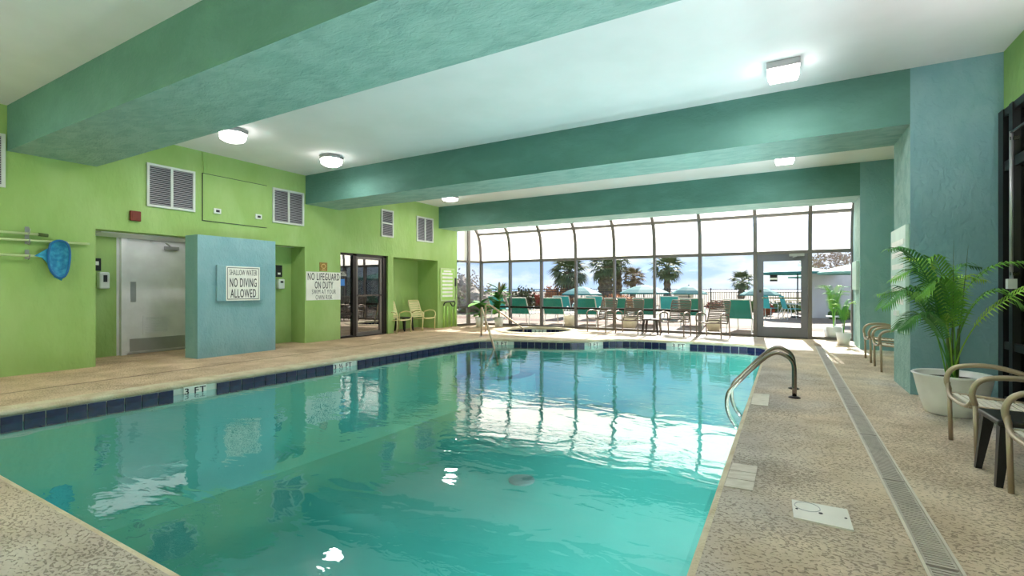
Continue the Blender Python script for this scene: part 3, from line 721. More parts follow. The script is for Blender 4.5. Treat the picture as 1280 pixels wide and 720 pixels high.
s_ = thing('black_notice', 'small black notice in the green recess right of the blue screen wall', 'sign', (-8.92, p.y, p.z + .26)); MB().box(0, .01, -.07, .07, -.12, .12).build('plate', M_black, s_); MB().box(.01, .012, -.03, .03, -.07, -.03).build('pictogram', M_sign, s_)
# pale panels on the jambs of the two columns
t = thing('jamb_board', 'tall pale board fixed to the inner side of the near teal column', 'board', (1.12, 6.86, 0))
bevel(MB().box(-.035, 0, -.40, .40, .62, 1.78).build('board', M_panelw, t), .006)
for k in range(6): MB().box(-.038, -.035, -.32, .32, 1.58 - k * .13, 1.64 - k * .13).build('text_band', M_sign, t)
MB().box(-.06, -.035, -.1, .1, .80, .86).build('clip', M_lam, t)
t = thing('jamb_box', 'narrow pale box fixed to the inner side of the far teal column', 'box', (1.16, 11.15, 0))
bevel(MB().box(-.05, 0, -.30, .30, 1.08, 1.62).build('housing', M_panelw, t), .008)

# ---------------------------------------------------------------- ceiling lamps
def lamp(x, y, label, shape='square', rz=0):
    t = thing('ceiling_lamp', label, 'lamp', (x, y, ZC), rz)
    if shape == 'square':
        bevel(MB().box(-.15, .15, -.15, .15, -.07, 0).build('housing', M_lampm, t), .006)
        v = [(-.145, -.145, -.07), (.145, -.145, -.07), (.145, .145, -.07), (-.145, .145, -.07), (-.125, -.125, -.13), (.125, -.125, -.13), (.125, .125, -.13), (-.125, .125, -.13)]
        MB().add(v, [(7, 6, 5, 4), (0, 1, 5, 4), (1, 2, 6, 5), (2, 3, 7, 6), (3, 0, 4, 7)]).build('lens', M_lens, t)
    else:
        MB().lathe([(.19, -.06), (.20, -.03), (.19, 0)], 8).build('housing', M_lampm, t)
        MB().lathe([(.12, -.17), (.17, -.14), (.185, -.06)], 8).build('lens', M_lens, t)
    ld = bpy.data.lights.new('bulb', 'AREA'); ld.size = .26; ld.energy = LAMP_W; ld.color = (1, .92, .92)
    lo = bpy.data.objects.new('bulb', ld); COL.objects.link(lo); lo.parent = t; lo.location = (0, 0, -.18)
    return t
t = thing('recess_fill_light', 'added slim white fill light under the soffit in front of the white door', 'lamp', (-9.14, 3.92, HEAD))  # lamp added to brighten the dark recess and its door
MB().box(-.35, .35, -.75, .75, -.012, .004).build('housing', M_white, t)
ld = bpy.data.lights.new('bulb', 'AREA'); ld.shape = 'RECTANGLE'; ld.size = .7; ld.size_y = 1.5; ld.energy = 1.6; lo = bpy.data.objects.new('bulb', ld); COL.objects.link(lo); lo.parent = t; lo.location = (0, 0, -.015)
lamp(-.03, 5.68, 'square steel framed ceiling lamp on the right, nearest the camera')
lamp(-6.85, 5.70, 'faceted frosted ceiling lamp near the left end of the middle beam', 'oct')
lamp(-6.95, 4.05, 'frosted ceiling lamp partly hidden behind the near beam', 'oct')
lamp(-.03, 9.55, 'white ceiling lamp in the far bay, right one')
lamp(-7.2, 9.55, 'white ceiling lamp in the far bay, left one')
for i, (x, y) in enumerate(((-.6, .7), (-6.9, .7))): lamp(x, y, 'ceiling lamp in the bay around the camera, %s' % ('right', 'left')[i])

# added fill lights, shaped as uplighters, behind the camera and on the storefront mullion
def fill_light(x, y, z, rz, watts, label):
    t = thing('fill_uplight', label, 'lamp', (x, y, z), rz, 'added fill uplighters around the camera')
    MB().add([(-.16, 0, -.10), (.16, 0, -.10), (.16, 0, .06), (-.16, 0, .06), (-.10, .06, -.10), (.10, .06, -.10), (.16, .18, .06), (-.16, .18, .06)],
             [(0, 1, 5, 4), (4, 5, 6, 7), (0, 4, 7, 3), (1, 2, 6, 5), (0, 3, 2, 1)]).build('housing', M_lam, t)
    MB().box(-.15, .15, .02, .17, .045, .055).build('lens', M_lens, t)
    ld = bpy.data.lights.new('bulb', 'AREA'); ld.shape = 'RECTANGLE'; ld.size = .28; ld.size_y = .14; ld.energy = watts; ld.color = (1, .94, .95)
    lo = bpy.data.objects.new('bulb', ld); COL.objects.link(lo); lo.parent = t; lo.location = (0, .095, .06); lo.rotation_euler = (PI, 0, 0)
for i, (x, l) in enumerate(((-7.0, 'left'), (-4.4, 'second from left'), (-1.8, 'third from left'), (.8, 'right'))): fill_light(x, YB + .001, 2.0, 0, 32, 'added white fill uplighter on the back wall, ' + l)
fill_light(XR - .041, 3.94, 1.75, PI / 2, 18, 'added white fill uplighter on the storefront mullion behind the near chairs')

# ---------------------------------------------------------------- poles and skimmer net on the left wall
def Lp(px, py, x=XL + .07): return PXp(px, py, x)
t = thing('skimmer_net', 'blue leaf skimmer net on a pale pole hung on the green wall', 'net', (0, 0, 0))
a = Lp(46, 320); MB().tube([(XL + .07, .2, Lp(0, 318.5).z), tuple(a), tuple(Lp(62, 319))], .016, 8).build('pole', M_polem, t, True)
hoop = [Lp(*q) for q in ((62, 305), (70, 301), (80, 302.5), (85.5, 310), (86, 325), (83, 340), (77, 347), (68, 345), (61, 335), (59, 320))]
hoop = [Vector((h.x + .03, h.y, h.z)) for h in hoop]
MB().tube(smooth(hoop + hoop[:1], 3)[:-1], .014, 8, True).build('hoop', M_netf, t, True)
cn = sum(hoop, Vector()) / len(hoop); bag = MB(); hs = smooth(hoop + hoop[:1], 2)[:-1]; n = len(hs)
vs = []
for k, (s, d, dz) in enumerate(((1, 0, 0), (.9, -.025, -.01), (.7, -.05, -.03), (.35, -.06, -.04), (.02, -.06, -.04))):
    for h in hs: q = cn + (h - cn) * s; vs.append((q.x + d, q.y, q.z + dz))
bag.add(vs, [(i * n + k, i * n + (k + 1) % n, (i + 1) * n + (k + 1) % n, (i + 1) * n + k) for i in range(4) for k in range(n)]).build('net_bag', M_netb, t, True)
hg = [Lp(66, 346), Lp(77, 351), Lp(80, 344)]; MB().add([tuple(hg[0]), tuple(hg[1]), tuple(hg[2]), (hg[1].x + .04, hg[1].y, hg[1].z + .03)], [(0, 1, 3), (1, 2, 3), (0, 3, 2)]).build('net_tip', M_netb, t)
w1 = [Lp(42, 320), Lp(62, 309), Lp(62, 332), Lp(52, 322)]; MB().add([(p.x + k, p.y, p.z) for k in (0, .02) for p in w1], [(0, 1, 2, 3), (4, 7, 6, 5), (0, 4, 5, 1), (1, 5, 6, 2), (2, 6, 7, 3), (3, 7, 4, 0)]).build('net_throat', M_netb, t)
t = thing('telescopic_pole', 'long pale telescopic pole passing behind the blue net', 'pole', (0, 0, 0))
z = Lp(50, 301).z; MB().tube([(XL + .04, .2, Lp(0, 299).z), tuple(Lp(112, 305, XL + .04))], .015, 8).build('pole', M_polem, t, True)
MB().tube([tuple(Lp(78, 303, XL + .04)), tuple(Lp(84, 303.5, XL + .04))], .019, 8).build('lock_sleeve', M_lampm, t, True)
t = thing('brush_pole', 'short pale pole with olive tip, topmost of the wall poles', 'pole', (0, 0, 0))
MB().tube([(XL + .05, .2, Lp(0, 289).z), tuple(Lp(48, 293, XL + .05))], .015, 8).build('pole', M_polem, t, True)
MB().tube([tuple(Lp(48, 293, XL + .05)), tuple(Lp(60, 294.5, XL + .05))], .022, 8).build('tip', M_hedge, t, True)
t = thing('pole_hanger', 'bent metal hanger bracket carrying the wall poles above the net', 'bracket', (0, 0, 0))
p = Lp(36, 292); MB().box(XL, XL + .012, p.y - .02, p.y + .02, Lp(36, 303).z - .02, Lp(36, 283).z).build('plate', M_lampm, t)
for py in (288, 301): q = Lp(36, py); MB().tube(smooth([(XL, q.y, q.z - .02), (XL + .08, q.y, q.z - .045), (XL + .11, q.y, q.z + .02)], 3), .007, 6).build('hook', M_lampm, t, True)
t = thing('pole_hanger', 'bent metal hanger bracket carrying the net pole', 'bracket', (0, 0, 0))
MB().box(XL, XL + .012, p.y - .02, p.y + .02, Lp(36, 324).z, Lp(36, 312).z).build('plate', M_lampm, t)
q = Lp(36, 321); MB().tube(smooth([(XL, q.y, q.z - .02), (XL + .08, q.y, q.z - .03), (XL + .11, q.y, q.z + .03)], 3), .007, 6).build('hook', M_lampm, t, True)

# ---------------------------------------------------------------- handrails
def ladder_rail():
    pts = [PYp(*q, 5.64) for q in ((993, 497), (993, 462), (989, 450), (980, 443.5), (970, 441), (958, 446), (940, 461), (922, 478.5), (912, 488.5), (908.5, 500), (909.5, 513), (914, 524), (921, 534))]
    return [Vector((p.x, 0, p.z)) for p in pts]
lp_ = ladder_rail(); lp_[0].z = 0
for y, l in ((5.64, 'near'), (6.15, 'far')):
    t = thing('ladder_rail', 'bent steel grab rail at the right pool edge, %s one of the pair' % l, 'handrail', (0, y, 0))
    MB().tube(smooth(lp_, 3), .021, 12).build('rail', M_steel, t, True)
    MB().lathe([(.055, 0), (.055, .006), (.035, .016), (.022, .018)], 20, (lp_[0].x, 0, 0)).build('flange', M_dark, t, True)
t = thing('step_rail', 'bronze handrail going down into the far left corner of the pool', 'handrail', (0, 0, 0))
a = G(601.7, 420.6); w_ = Vector((-5.22, 8.42, -.13)); top = .66
d = (Vector((w_.x, w_.y, 0)) - Vector((a.x, a.y, 0)))
pts = [a, (a.x, a.y, .55), (a.x, a.y, top - .03), a + d * .04 + Vector((0, 0, top)), a + d * .09 + Vector((0, 0, top - .03)), a + d * .5 + Vector((0, 0, top * .46)), a + d + Vector((0, 0, -.13)), a + d * 1.25 + Vector((0, 0, -.42))]
MB().tube(smooth(pts, 3), .022, 10).build('rail', M_champ, t, True)
MB().lathe([(.05, 0), (.05, .006), (.024, .015)], 16, (a.x, a.y, 0)).build('flange', M_lampm, t, True)
t = thing('spa_rail', 'steel handrail going down into the round spa', 'handrail', (0, 0, 0))
a = Vector((-6.72, 10.42, 0)); e2 = Vector((-5.93, 11.0, 0)); d = e2 - a
pts = [a, (a.x, a.y, .6), (a.x, a.y, .66), a + d * .05 + Vector((0, 0, .70)), a + d * .15 + Vector((0, 0, .66)), a + d * .55 + Vector((0, 0, .38)), a + d * .92 + Vector((0, 0, .12)), a + d + Vector((0, 0, .02)), a + d * 1.01 + Vector((0, 0, -.3))]
MB().tube(smooth(pts, 3), .02, 10).build('rail', M_champ, t, True)
MB().lathe([(.05, 0), (.05, .006), (.022, .015)], 16, (a.x, a.y, 0)).build('flange', M_lampm, t, True)

# ---------------------------------------------------------------- deck fittings
def slab_from(px4, name, label, cat, m, h=.006, n=1):
    P = [G(*q) for q in px4]; return P
q = [G(*p) for p in ((916, 579), (947, 583.5), (941, 614.5), (905, 608.5))]
t = thing('marker_tiles', 'three pale tiles set in a row in the deck at the pool edge', 'tile', (0, 0, 0))
for k in range(3):
    a0, a1 = k / 3 + .01, (k + 1) / 3 - .01; L0 = q[0].lerp(q[3], a0); R0 = q[1].lerp(q[2], a0); L1 = q[0].lerp(q[3], a1); R1 = q[1].lerp(q[2], a1)
    MB().add([(v.x, v.y, z) for z in (.0, .005) for v in (L0, R0, R1, L1)], [(0, 1, 2, 3), (4, 7, 6, 5), (0, 4, 5, 1), (1, 5, 6, 2), (2, 6, 7, 3), (3, 7, 4, 0)]).build('tile', M_slab, t)
q = [G(*p) for p in ((941.5, 492), (962, 493.5), (960, 508), (939, 506))]
t = thing('marker_tiles', 'single pale square patch in the deck beside the grab rail', 'tile', (0, 0, 0))
MB().add([(v.x, v.y, z) for z in (.0, .005) for v in q], [(0, 1, 2, 3), (4, 7, 6, 5), (0, 4, 5, 1), (1, 5, 6, 2), (2, 6, 7, 3), (3, 7, 4, 0)]).build('tile', M_slab, t)
q = [G(*p) for p in ((989.6, 626), (1059, 638.5), (1067.5, 665), (992, 648.5))]
t = thing('deck_hatch', 'white square skimmer lid lying in the deck between pool and drain', 'lid', (0, 0, 0))
MB().add([(v.x, v.y, z) for z in (.0, .008) for v in q], [(0, 1, 2, 3), (4, 7, 6, 5), (0, 4, 5, 1), (1, 5, 6, 2), (2, 6, 7, 3), (3, 7, 4, 0)]).build('lid_plate', M_lid, t); lidp = t.children[0]
c = sum(q, Vector()) / 4; MB().lathe([(.009, .008), (.009, .0095)], 12, (c.x, c.y, 0)).build('screw', M_ventd, lidp)
for s_, r_ in ((q[0].lerp(q[3], .5).lerp(c, .15), 0), (q[1].lerp(q[2], .5).lerp(c, .15), 0)): MB().lathe([(.006, .008), (.006, .0095)], 10, (s_.x, s_.y, 0)).build('screw', M_ventd, lidp)
cc = q[0].lerp(c, .55); MB().tube([(cc.x + .055 * math.cos(a), cc.y + .055 * math.sin(a), .008) for a in [2 * PI * k / 24 for k in range(24)]], .002, 4, True).build('ring_mark', M_kick, t)
# trench drain
t = thing('trench_drain', 'long grey slotted trench drain running down the right deck', 'drain', (0, 0, 0))
MB().box(DRX0, DRX1, -1.5, 10.9, -.07, -.06).box(DRX0 - .001, DRX0, -1.5, 10.9, -.06, -.001).box(DRX1, DRX1 + .001, -1.5, 10.9, -.06, -.001).build('channel', M_void, t)
for x in (DRX0, DRX1 - .012): MB().box(x, x + .012, -1.5, 10.9, -.02, .003).build('edge_strip', M_draine, t)
y = -1.5; k = 0
sec = MB(); n = 44
sec.box(.014, .022, 0, .985, -.012, .0); sec.box(.108, .116, 0, .985, -.012, 0)
for j in range(n): sec.box(.022, .108, j * .985 / n, j * .985 / n + .014, -.012, 0)
sec_me = sec.mesh('grate', M_grate)
while y < 10.8:
    o = link('grate', sec_me, t, (DRX0, y, 0)); o['kind'] = 'stuff'; y += 1.0
# expansion joint in the left deck
jt = struct('trim_4', MB().box(-7.14, -7.128, YB, 11.4, .0, .0012), M_void)

# ---------------------------------------------------------------- strap chairs (front towards -Y)
def make_chair(label, mm, ms, group=None, straps=11):
    t = thing('strap_chair', label, 'chair', (0, 0, 0), 0, group); w = .28
    for s in (-1, 1):
        MB().tube([(s * w, -.25, 0), (s * w, -.26, .38)], .014, 8).build('leg', mm, t, True)
        MB().tube([(s * (w - .01), .22, 0), (s * (w - .01), .17, .38), (s * (w - .01), .16, .50)], .014, 8).build('leg', mm, t, True)
        MB().tube(smooth([(s * w, -.26, .37), (s * w, -.275, .44), (s * w, -.25, .51), (s * w, -.18, .545), (s * w, -.02, .55), (s * (w - .01), .16, .50)], 3), .017, 8).build('arm', mm, t, True)
    sf = MB()
    sf.tube(smooth([(-w, -.265, .42), (-w + .05, -.275, .36), (-.12, -.28, .335), (.12, -.28, .335), (w - .05, -.275, .36), (w, -.265, .42)], 3), .013, 8)
    for s in (-1, 1): sf.tube([(s * .235, -.28, .35), (s * .235, 0, .33), (s * .235, .17, .31)], .012, 6)
    sf.tube([(-.235, .17, .31), (.235, .17, .31)], .012, 6); sf.build('seat_frame', mm, t, True)
    bf = MB(); bk = [(.17, .31), (.22, .45), (.29, .65), (.345, .81)]
    bf.tube(smooth([(-.235, bk[0][0], bk[0][1]), (-.235, bk[1][0], bk[1][1]), (-.235, bk[2][0], bk[2][1]), (-.225, bk[3][0], bk[3][1]), (-.15, .35, .825), (.15, .35, .825), (.225, bk[3][0], bk[3][1]), (.235, bk[2][0], bk[2][1]), (.235, bk[1][0], bk[1][1]), (.235, bk[0][0], bk[0][1])], 2), .013, 8)
    bf.build('back_frame', mm, t, True)
    sm = MB().box(-.225, .225, -.0145, .0145, -.003, .003).mesh('strap', ms)
    for k in range(straps):
        f_ = (k + .6) / straps; z = .35 + f_ * .45; y = .185 + f_ * .155
        link('strap', sm, t, (0, y - .014, z), (PI / 2 - .32, 0, 0))
    for k in range(9):
        f_ = (k + .5) / 9; link('strap', sm, t, (0, -.265 + f_ * .42, .353 - f_ * .035 - .012 * math.sin(PI * f_)), (0, 0, 0))
    return t
F_ = lambda a, b: ((a + b) / 2)
def chair_at(src, p1, p2, label, group=None):
    """p1,p2: ground points of the two front legs (left, right seen from in front: x- and x+ side)"""
    mid = (p1 + p2) / 2; d = (p2 - p1); rz = math.atan2(d.y, d.x); off = Matrix.Rotation(rz, 3, 'Z') @ Vector((0, .25, 0))
    return copy_tree(src, mid + off, rz, label, group)
M_taupe = mat('taupe_metal', (128, 114, 102), 0.4, 0.4)
wchair = make_chair('taupe strap chair at the window, leftmost of the four', M_taupe, M_strapt)
wf = [((733, 414.5), (758.5, 416.5), 'leftmost of the four'), ((769.5, 417), (797.5, 418.5), 'second from left, beside the dark table'), ((825.5, 419.4), (854.8, 421.3), 'third from left, right of the dark table'), ((870, 421.4), (902.2, 423.9), 'rightmost of the four, next to the door')]
for i, (a, b, s) in enumerate(wf):
    P1, P2 = G(*a), G(*b); mid = (P1 + P2) / 2; d = P2 - P1; rz = math.atan2(d.y, d.x); off = Matrix.Rotation(rz, 3, 'Z') @ Vector((0, .25, 0))
    o = wchair if i == 0 else copy_tree(wchair, (0, 0, 0))
    o.location = (mid.x + off.x, min(mid.y + off.y, 12.02), 0); o.rotation_euler = (0, 0, rz); o['label'] = 'taupe strap chair before the window wall, ' + s; o['group'] = 'strap chairs along the window wall'
achair = make_chair('cream strap chair in the green alcove, right one with visible back', M_cream, M_cream)
for i, (P1, s) in enumerate(((Vector((-8.24, 10.05, 0)), 'right one with its slatted back showing'), (Vector((-8.26, 9.12, 0)), 'left one with its back hidden'))):
    o = achair if i == 0 else copy_tree(achair, (0, 0, 0)); o.location = (P1.x - .27, P1.y, 0); o.rotation_euler = (0, 0, PI / 2); o.scale = (.9, .9, .95)
    o['label'] = 'cream strap chair in the green alcove, ' + s; o['group'] = 'cream chairs in the alcove'
rchair = make_chair('champagne framed white strap chair', M_champ, M_strapw)
for i, (x, y, s) in enumerate(((1.03, 4.35, 'between the big palm pot and the black side table'), (1.04, 3.30, 'cut off at the right edge, nearest the camera'), (1.08, 8.22, 'in the bay behind the near column, nearer one'), (1.08, 9.14, 'in the bay behind the near column, farther one'))):
    o = rchair if i == 0 else copy_tree(rchair, (0, 0, 0)); o.location = (x + .26, y, 0); o.rotation_euler = (0, 0, -PI / 2)
    o['label'] = 'champagne framed chair with white straps, ' + s; o['group'] = 'champagne chairs along the right side'

def side_table(loc, label, m, w=.34, h=.40, rz=0):
    t = thing('side_table', label, 'table', loc, rz)
    bevel(MB().box(-w / 2, w / 2, -w / 2, w / 2, h - .035, h).build('table_top', m, t), .012, 3)
    for sx in (-1, 1):
        for sy in (-1, 1):
            a, b = w / 2 - .012, w / 2 + .012; x0, y0 = sx * a, sy * a; x1, y1 = sx * b, sy * b; q = .055; r = .03
            top_ = [(x0, y0), (x0 - sx * q, y0), (x0 - sx * q, y0 - sy * q), (x0, y0 - sy * q)]; bot = [(x1, y1), (x1 - sx * r, y1), (x1 - sx * r, y1 - sy * r), (x1, y1 - sy * r)]
            MB().add([(x, y, 0) for x, y in bot] + [(x, y, h - .03) for x, y in top_], [(0, 1, 2, 3), (4, 7, 6, 5), (0, 4, 5, 1), (1, 5, 6, 2), (2, 6, 7, 3), (3, 7, 4, 0)]).build('leg', m, t)
    return t
side_table((1.19, 3.83, 0), 'black resin side table between the two near chairs', M_blackt, .34, .37)
pt = (G(801.5, 417.8) + G(822.3, 418.5)) / 2
side_table((pt.x, pt.y + .22, 0), 'dark brown side table between the window chairs', M_brownp, .38, .37)
side_table((-8.74, 9.60, 0), 'small dark table behind the cream alcove chairs', M_blackt, .34, .36)
o = bpy.context.scene.collection.objects

# ---------------------------------------------------------------- potted palms
def frond_mesh(pts, m, wid=.22, n=26, lw=.016, droop=.35, rr=.007, name='frond', bare=.28):
    P = smooth(pts, 6); mb = MB(); N = len(P)
    mb.tube(P, [rr * (1 - .75 * i / (N - 1)) for i in range(N)], 5)
    seglen = [0]
    for a, b in zip(P, P[1:]): seglen.append(seglen[-1] + (b - a).length)
    tot = seglen[-1]
    for k in range(n):
        s = bare + (1 - bare) * (k + .5) / n; L = s * tot; i = max(j for j in range(N - 1) if seglen[j] <= L); f_ = (L - seglen[i]) / max(1e-6, seglen[i + 1] - seglen[i])
        p = P[i].lerp(P[i + 1], f_); tg = (P[i + 1] - P[i]).normalized(); sd = tg.cross(Vector((0, 0, 1)))
        if sd.length < .2: sd = tg.cross(Vector((0, 1, 0)))
        sd.normalize(); up = sd.cross(tg); u = (s - bare) / (1 - bare)
        ln = wid * (math.sin(PI * (.18 + .78 * u)) ** .7) * random.uniform(.88, 1.05)
        for sg in (-1, 1):
            d = (sd * sg * .8 + tg * (.45 + .5 * u) + up * .12).normalized(); mid = p + d * ln * .5; end = p + d * ln + Vector((0, 0, -droop * ln)); w2 = d.cross(up).normalized() * lw * .5
            mb.add([p - w2 * .5, p + w2 * .5, mid + w2, end, mid - w2], [(0, 1, 2, 4), (4, 2, 3)])
    return mb.mesh(name, m)
RV = Vector((CC, SS, 0)); FV = Vector((-SS, CC, 0)); UV = Vector((0, 0, 1))
def rel(lst, sc): return [RV * (a * sc) + UV * (b * sc) + FV * (c * sc) for a, b, c in lst]
t = thing('potted_palm', 'big potted palm in a white ceramic bowl before the blue column', 'plant', (1.27, 5.62, 0))
MB().lathe([(.17, 0), (.19, .01), (.235, .16), (.27, .33), (.285, .345), (.275, .355), (.255, .345), (.25, .30)], 28).build('pot', M_pot, t, True)
MB().lathe([(.25, .30), (.01, .315)], 20).build('soil', M_soil, t.children[0])
S = .0071   # metres per photo pixel at the palm
def fr(lst): return rel([(0.0, 0, 0)] + [(x, y, z) for x, y, z in lst], S)
fronds = [  # (right, up, away) in photo-pixel sized units from the soil centre
    ([(-10, 50, 0), (-26, 105, -4), (-50, 146, -8), (-74, 160, -12), (-94, 158, -18)], M_leafd, .17),
    ([(-12, 45, 6), (-32, 92, 8), (-58, 112, 4), (-92, 88, -4)], M_leafd, .17),
    ([(-6, 60, 0), (-20, 118, 6), (-34, 144, 6), (-58, 150, 4)], M_leafb, .19),
    ([(6, 50, 5), (16, 100, 4), (38, 136, -12), (64, 142, -30), (86, 128, -46)], M_leaf, .17),
    ([(10, 40, -4), (24, 76, -14), (48, 104, -28), (88, 136, -48)], M_leafb, .18),
    ([(-4, 55, -4), (-12, 100, -6), (-30, 122, -8), (-56, 100, -8)], M_leaf, .19),
    ([(4, 70, 8), (10, 118, 14), (24, 140, 12), (44, 138, 6)], M_leafd, .16),
    ([(-8, 36, -4), (-26, 68, -6), (-48, 80, -8), (-74, 62, -10)], M_leafd, .18),
    ([(-8, 48, 4), (-20, 90, 10), (-44, 106, 12), (-78, 104, 12)], M_leaf, .18),
    ([(3, 55, 8), (14, 104, 16), (30, 126, 16), (54, 122, 12)], M_leafb, .18),
    ([(-3, 66, 4), (-8, 126, 6), (-22, 150, 4), (-44, 138, 0)], M_leaf, .19),
    ([(8, 52, -6), (18, 92, -16), (34, 108, -28), (54, 88, -42)], M_leaf, .16),
    ([(-5, 62, 8), (-16, 116, 16), (-36, 134, 20), (-62, 122, 22)], M_leaf, .17)]
for lst, m_, w_ in fronds:
    sh = Vector((random.uniform(-.03, .03), random.uniform(-.03, .03), .31))
    link('frond', frond_mesh([p + sh for p in fr(lst)], m_, w_ * 1.22, 30, .019, droop=.45, bare=.38), t)
for dx, h in ((2, 172), (20, 165)):
    MB().tube([Vector((0, 0, .31)), RV * dx * S * .6 + UV * (.31 + h * S * .5), RV * dx * S + UV * (.31 + h * S)], [.008, .005, .001], 6).build('spear', M_stem, t)
MB().tube([Vector((-.02, 0, .3)), Vector((-.03, 0, .7))], [.022, .012], 8).build('stem', M_stem, t, True); MB().tube([Vector((.03, .02, .3)), Vector((.05, .02, .75))], [.02, .011], 8).build('stem', M_stem, t, True)
def small_palm(loc, label, h, nf, potr, poth, seed):
    random.seed(seed); t = thing('potted_palm', label, 'plant', loc)
    MB().lathe([(potr * .72, 0), (potr, poth), (potr * .92, poth), (potr * .88, poth - .04)], 22).build('pot', M_pot, t, True)
    MB().lathe([(potr * .88, poth - .04), (.01, poth - .03)], 16).build('soil', M_soil, t.children[0])
    for k in range(nf):
        a = 2 * PI * k / nf + random.uniform(-.3, .3); r = random.uniform(.24, .42) * h; d = Vector((math.cos(a), math.sin(a), 0)); z0 = poth - .03; hh = h * random.uniform(.75, 1.0)
        pts = [Vector((0, 0, z0)), d * r * .12 + UV * (z0 + hh * .45), d * r * .45 + UV * (z0 + hh * .9), d * r * 1.1 + UV * (z0 + hh * .93)]
        link('frond', frond_mesh(pts, random.choice((M_leaf, M_leafd, M_leafb)), .105 * h / .8, 20, .014, rr=.006, bare=.36, droop=.5), t)
    return t
p = G(1044, 425); small_palm((p.x - .02, p.y + .15, 0), 'potted palm in a white bowl at the far glass wall right of the door', 1.0, 13, .20, .28, 3)
p = G(1059, 432); small_palm((p.x - .05, p.y + .1, 0), 'slim potted palm in a white pot against the far column', .72, 8, .13, .24, 5)
random.seed(11)
def broad_leaf(p, d, ln, w, m, name='leaf'):
    d = Vector(d).normalized(); sd = d.cross(UV)
    if sd.length < .1: sd = Vector((1, 0, 0))
    sd.normalize(); rows = []
    for i in range(6):
        f_ = i / 5; c = Vector(p) + d * ln * f_ + Vector((0, 0, -.25 * ln * f_ * f_)); ww = w * math.sin(PI * (.06 + .9 * f_)) * .5
        rows.append([c - sd * ww + UV * .1 * ww, c, c + sd * ww + UV * .1 * ww])
    return MB().sheet(rows).mesh(name, m, True)
def leafy(loc, label, h, nl, potr, poth, spikes):
    t = thing('potted_plant', label, 'plant', loc)
    MB().lathe([(potr * .75, 0), (potr, poth), (potr * .9, poth), (potr * .86, poth - .03)], 20).build('pot', M_pot, t, True); MB().lathe([(potr * .86, poth - .03), (.01, poth - .02)], 14).build('soil', M_soil, t.children[0])
    MB().tube([(0, 0, poth - .03), (.02, 0, h * .6), (0, .02, h * .8)], [.025, .018, .01], 7).build('stem', M_stem, t)
    for k in range(nl):
        a = random.uniform(0, 2 * PI); z = random.uniform(.35, .9) * h; link('leaf', broad_leaf((0, 0, z), (math.cos(a), math.sin(a), random.uniform(-.1, .9)), random.uniform(.34, .55), random.uniform(.15, .24), random.choice((M_leafd, M_leafd, M_leaf))), t)
    for k in range(spikes):
        a = -.6 + random.uniform(-.9, .9); d = Vector((math.cos(a) * .5, math.sin(a) * .3, 1)); link('spike', broad_leaf((0, 0, h * .7), d, h * .55, .07, M_bushg if k % 3 == 0 else M_hedge, 'spike'), t)
    return t
leafy((-7.75, 11.70, 0), 'leafy green plant in a white pot at the left corner of the window wall', .78, 30, .13, .28, 0)
leafy((-7.25, 11.95, 0), 'tall spiky plant in a white pot near the left corner of the windows', 1.2, 40, .14, .28, 9)

# ================================================================ OUTSIDE
pat = MB().box(-40, 20, YW + .1, 28.6, -.12, -.03)
struct('patio', pat, M_patio)
# strip of pavers by the fence seen through the door
band = MB().box(-24, 12, 15.2, 16.2, -.03, -.025); band.build('paver_band', M_paver, bpy.data.objects['patio'])
bpy.data.objects['patio'].children[0]['label'] = 'reddish paver band'
struct('beach', MB().box(-400, 400, 28.6, 300, -.6, -.5), M_sand)
struct('sea', MB().box(-4000, 4000, 300, 5000, -.8, -.7), M_sea)
struct('ground_back', MB().box(-60, 60, -60, YB - .25, -.12, -.03), M_patio)
dn = MB(); rows = []
for i in range(9):
    rows.append([(-45 + j * 1.4, 29.2 + i * .9, -.45 + .75 * math.sin(PI * i / 8) * (1 + .7 * noise.noise(Vector((j * .35, i * .3, 0)))) - .1) for j in range(50)])
struct('dune', dn.sheet(rows), M_sand, smooth=True)
# fence
YF = 28.3; t = thing('patio_fence', 'long black metal picket fence between patio and dunes', 'fence', (0, YF, 0))
pk = MB()
x = -22.0
while x < 9.0: pk.box(x - .009, x + .009, -.009, .009, -.0, 1.06); x += .115
o = pk.build('picket', M_fence, t); o['kind'] = 'stuff'
for z in (.12, .93, 1.07): MB().box(-22, 9, -.015, .015, z - .018, z + .018).build('rail', M_fence, t)
x = -22.0
pm = MB().box(-.03, .03, -.03, .03, -.03, 1.14).mesh('post', M_fence)
while x < 9.1: link('post', pm, t, (x, 0, 0)); x += 2.3
# garden wall at the right
struct('wall_garden', MB().box(.7, 9, 22.0, 22.25, -.05, 1.85), M_wallg)
t = thing('garden_hedge', 'low green hedge at the foot of the pale garden wall', 'hedge', (0, 0, 0)); mb = MB()
for k in range(12): mb.blob((1.6 + k * .35, 21.6, .12), (.28, .25, .22), k, 8, 6, .5)
mb.build('foliage', M_hedge, t)

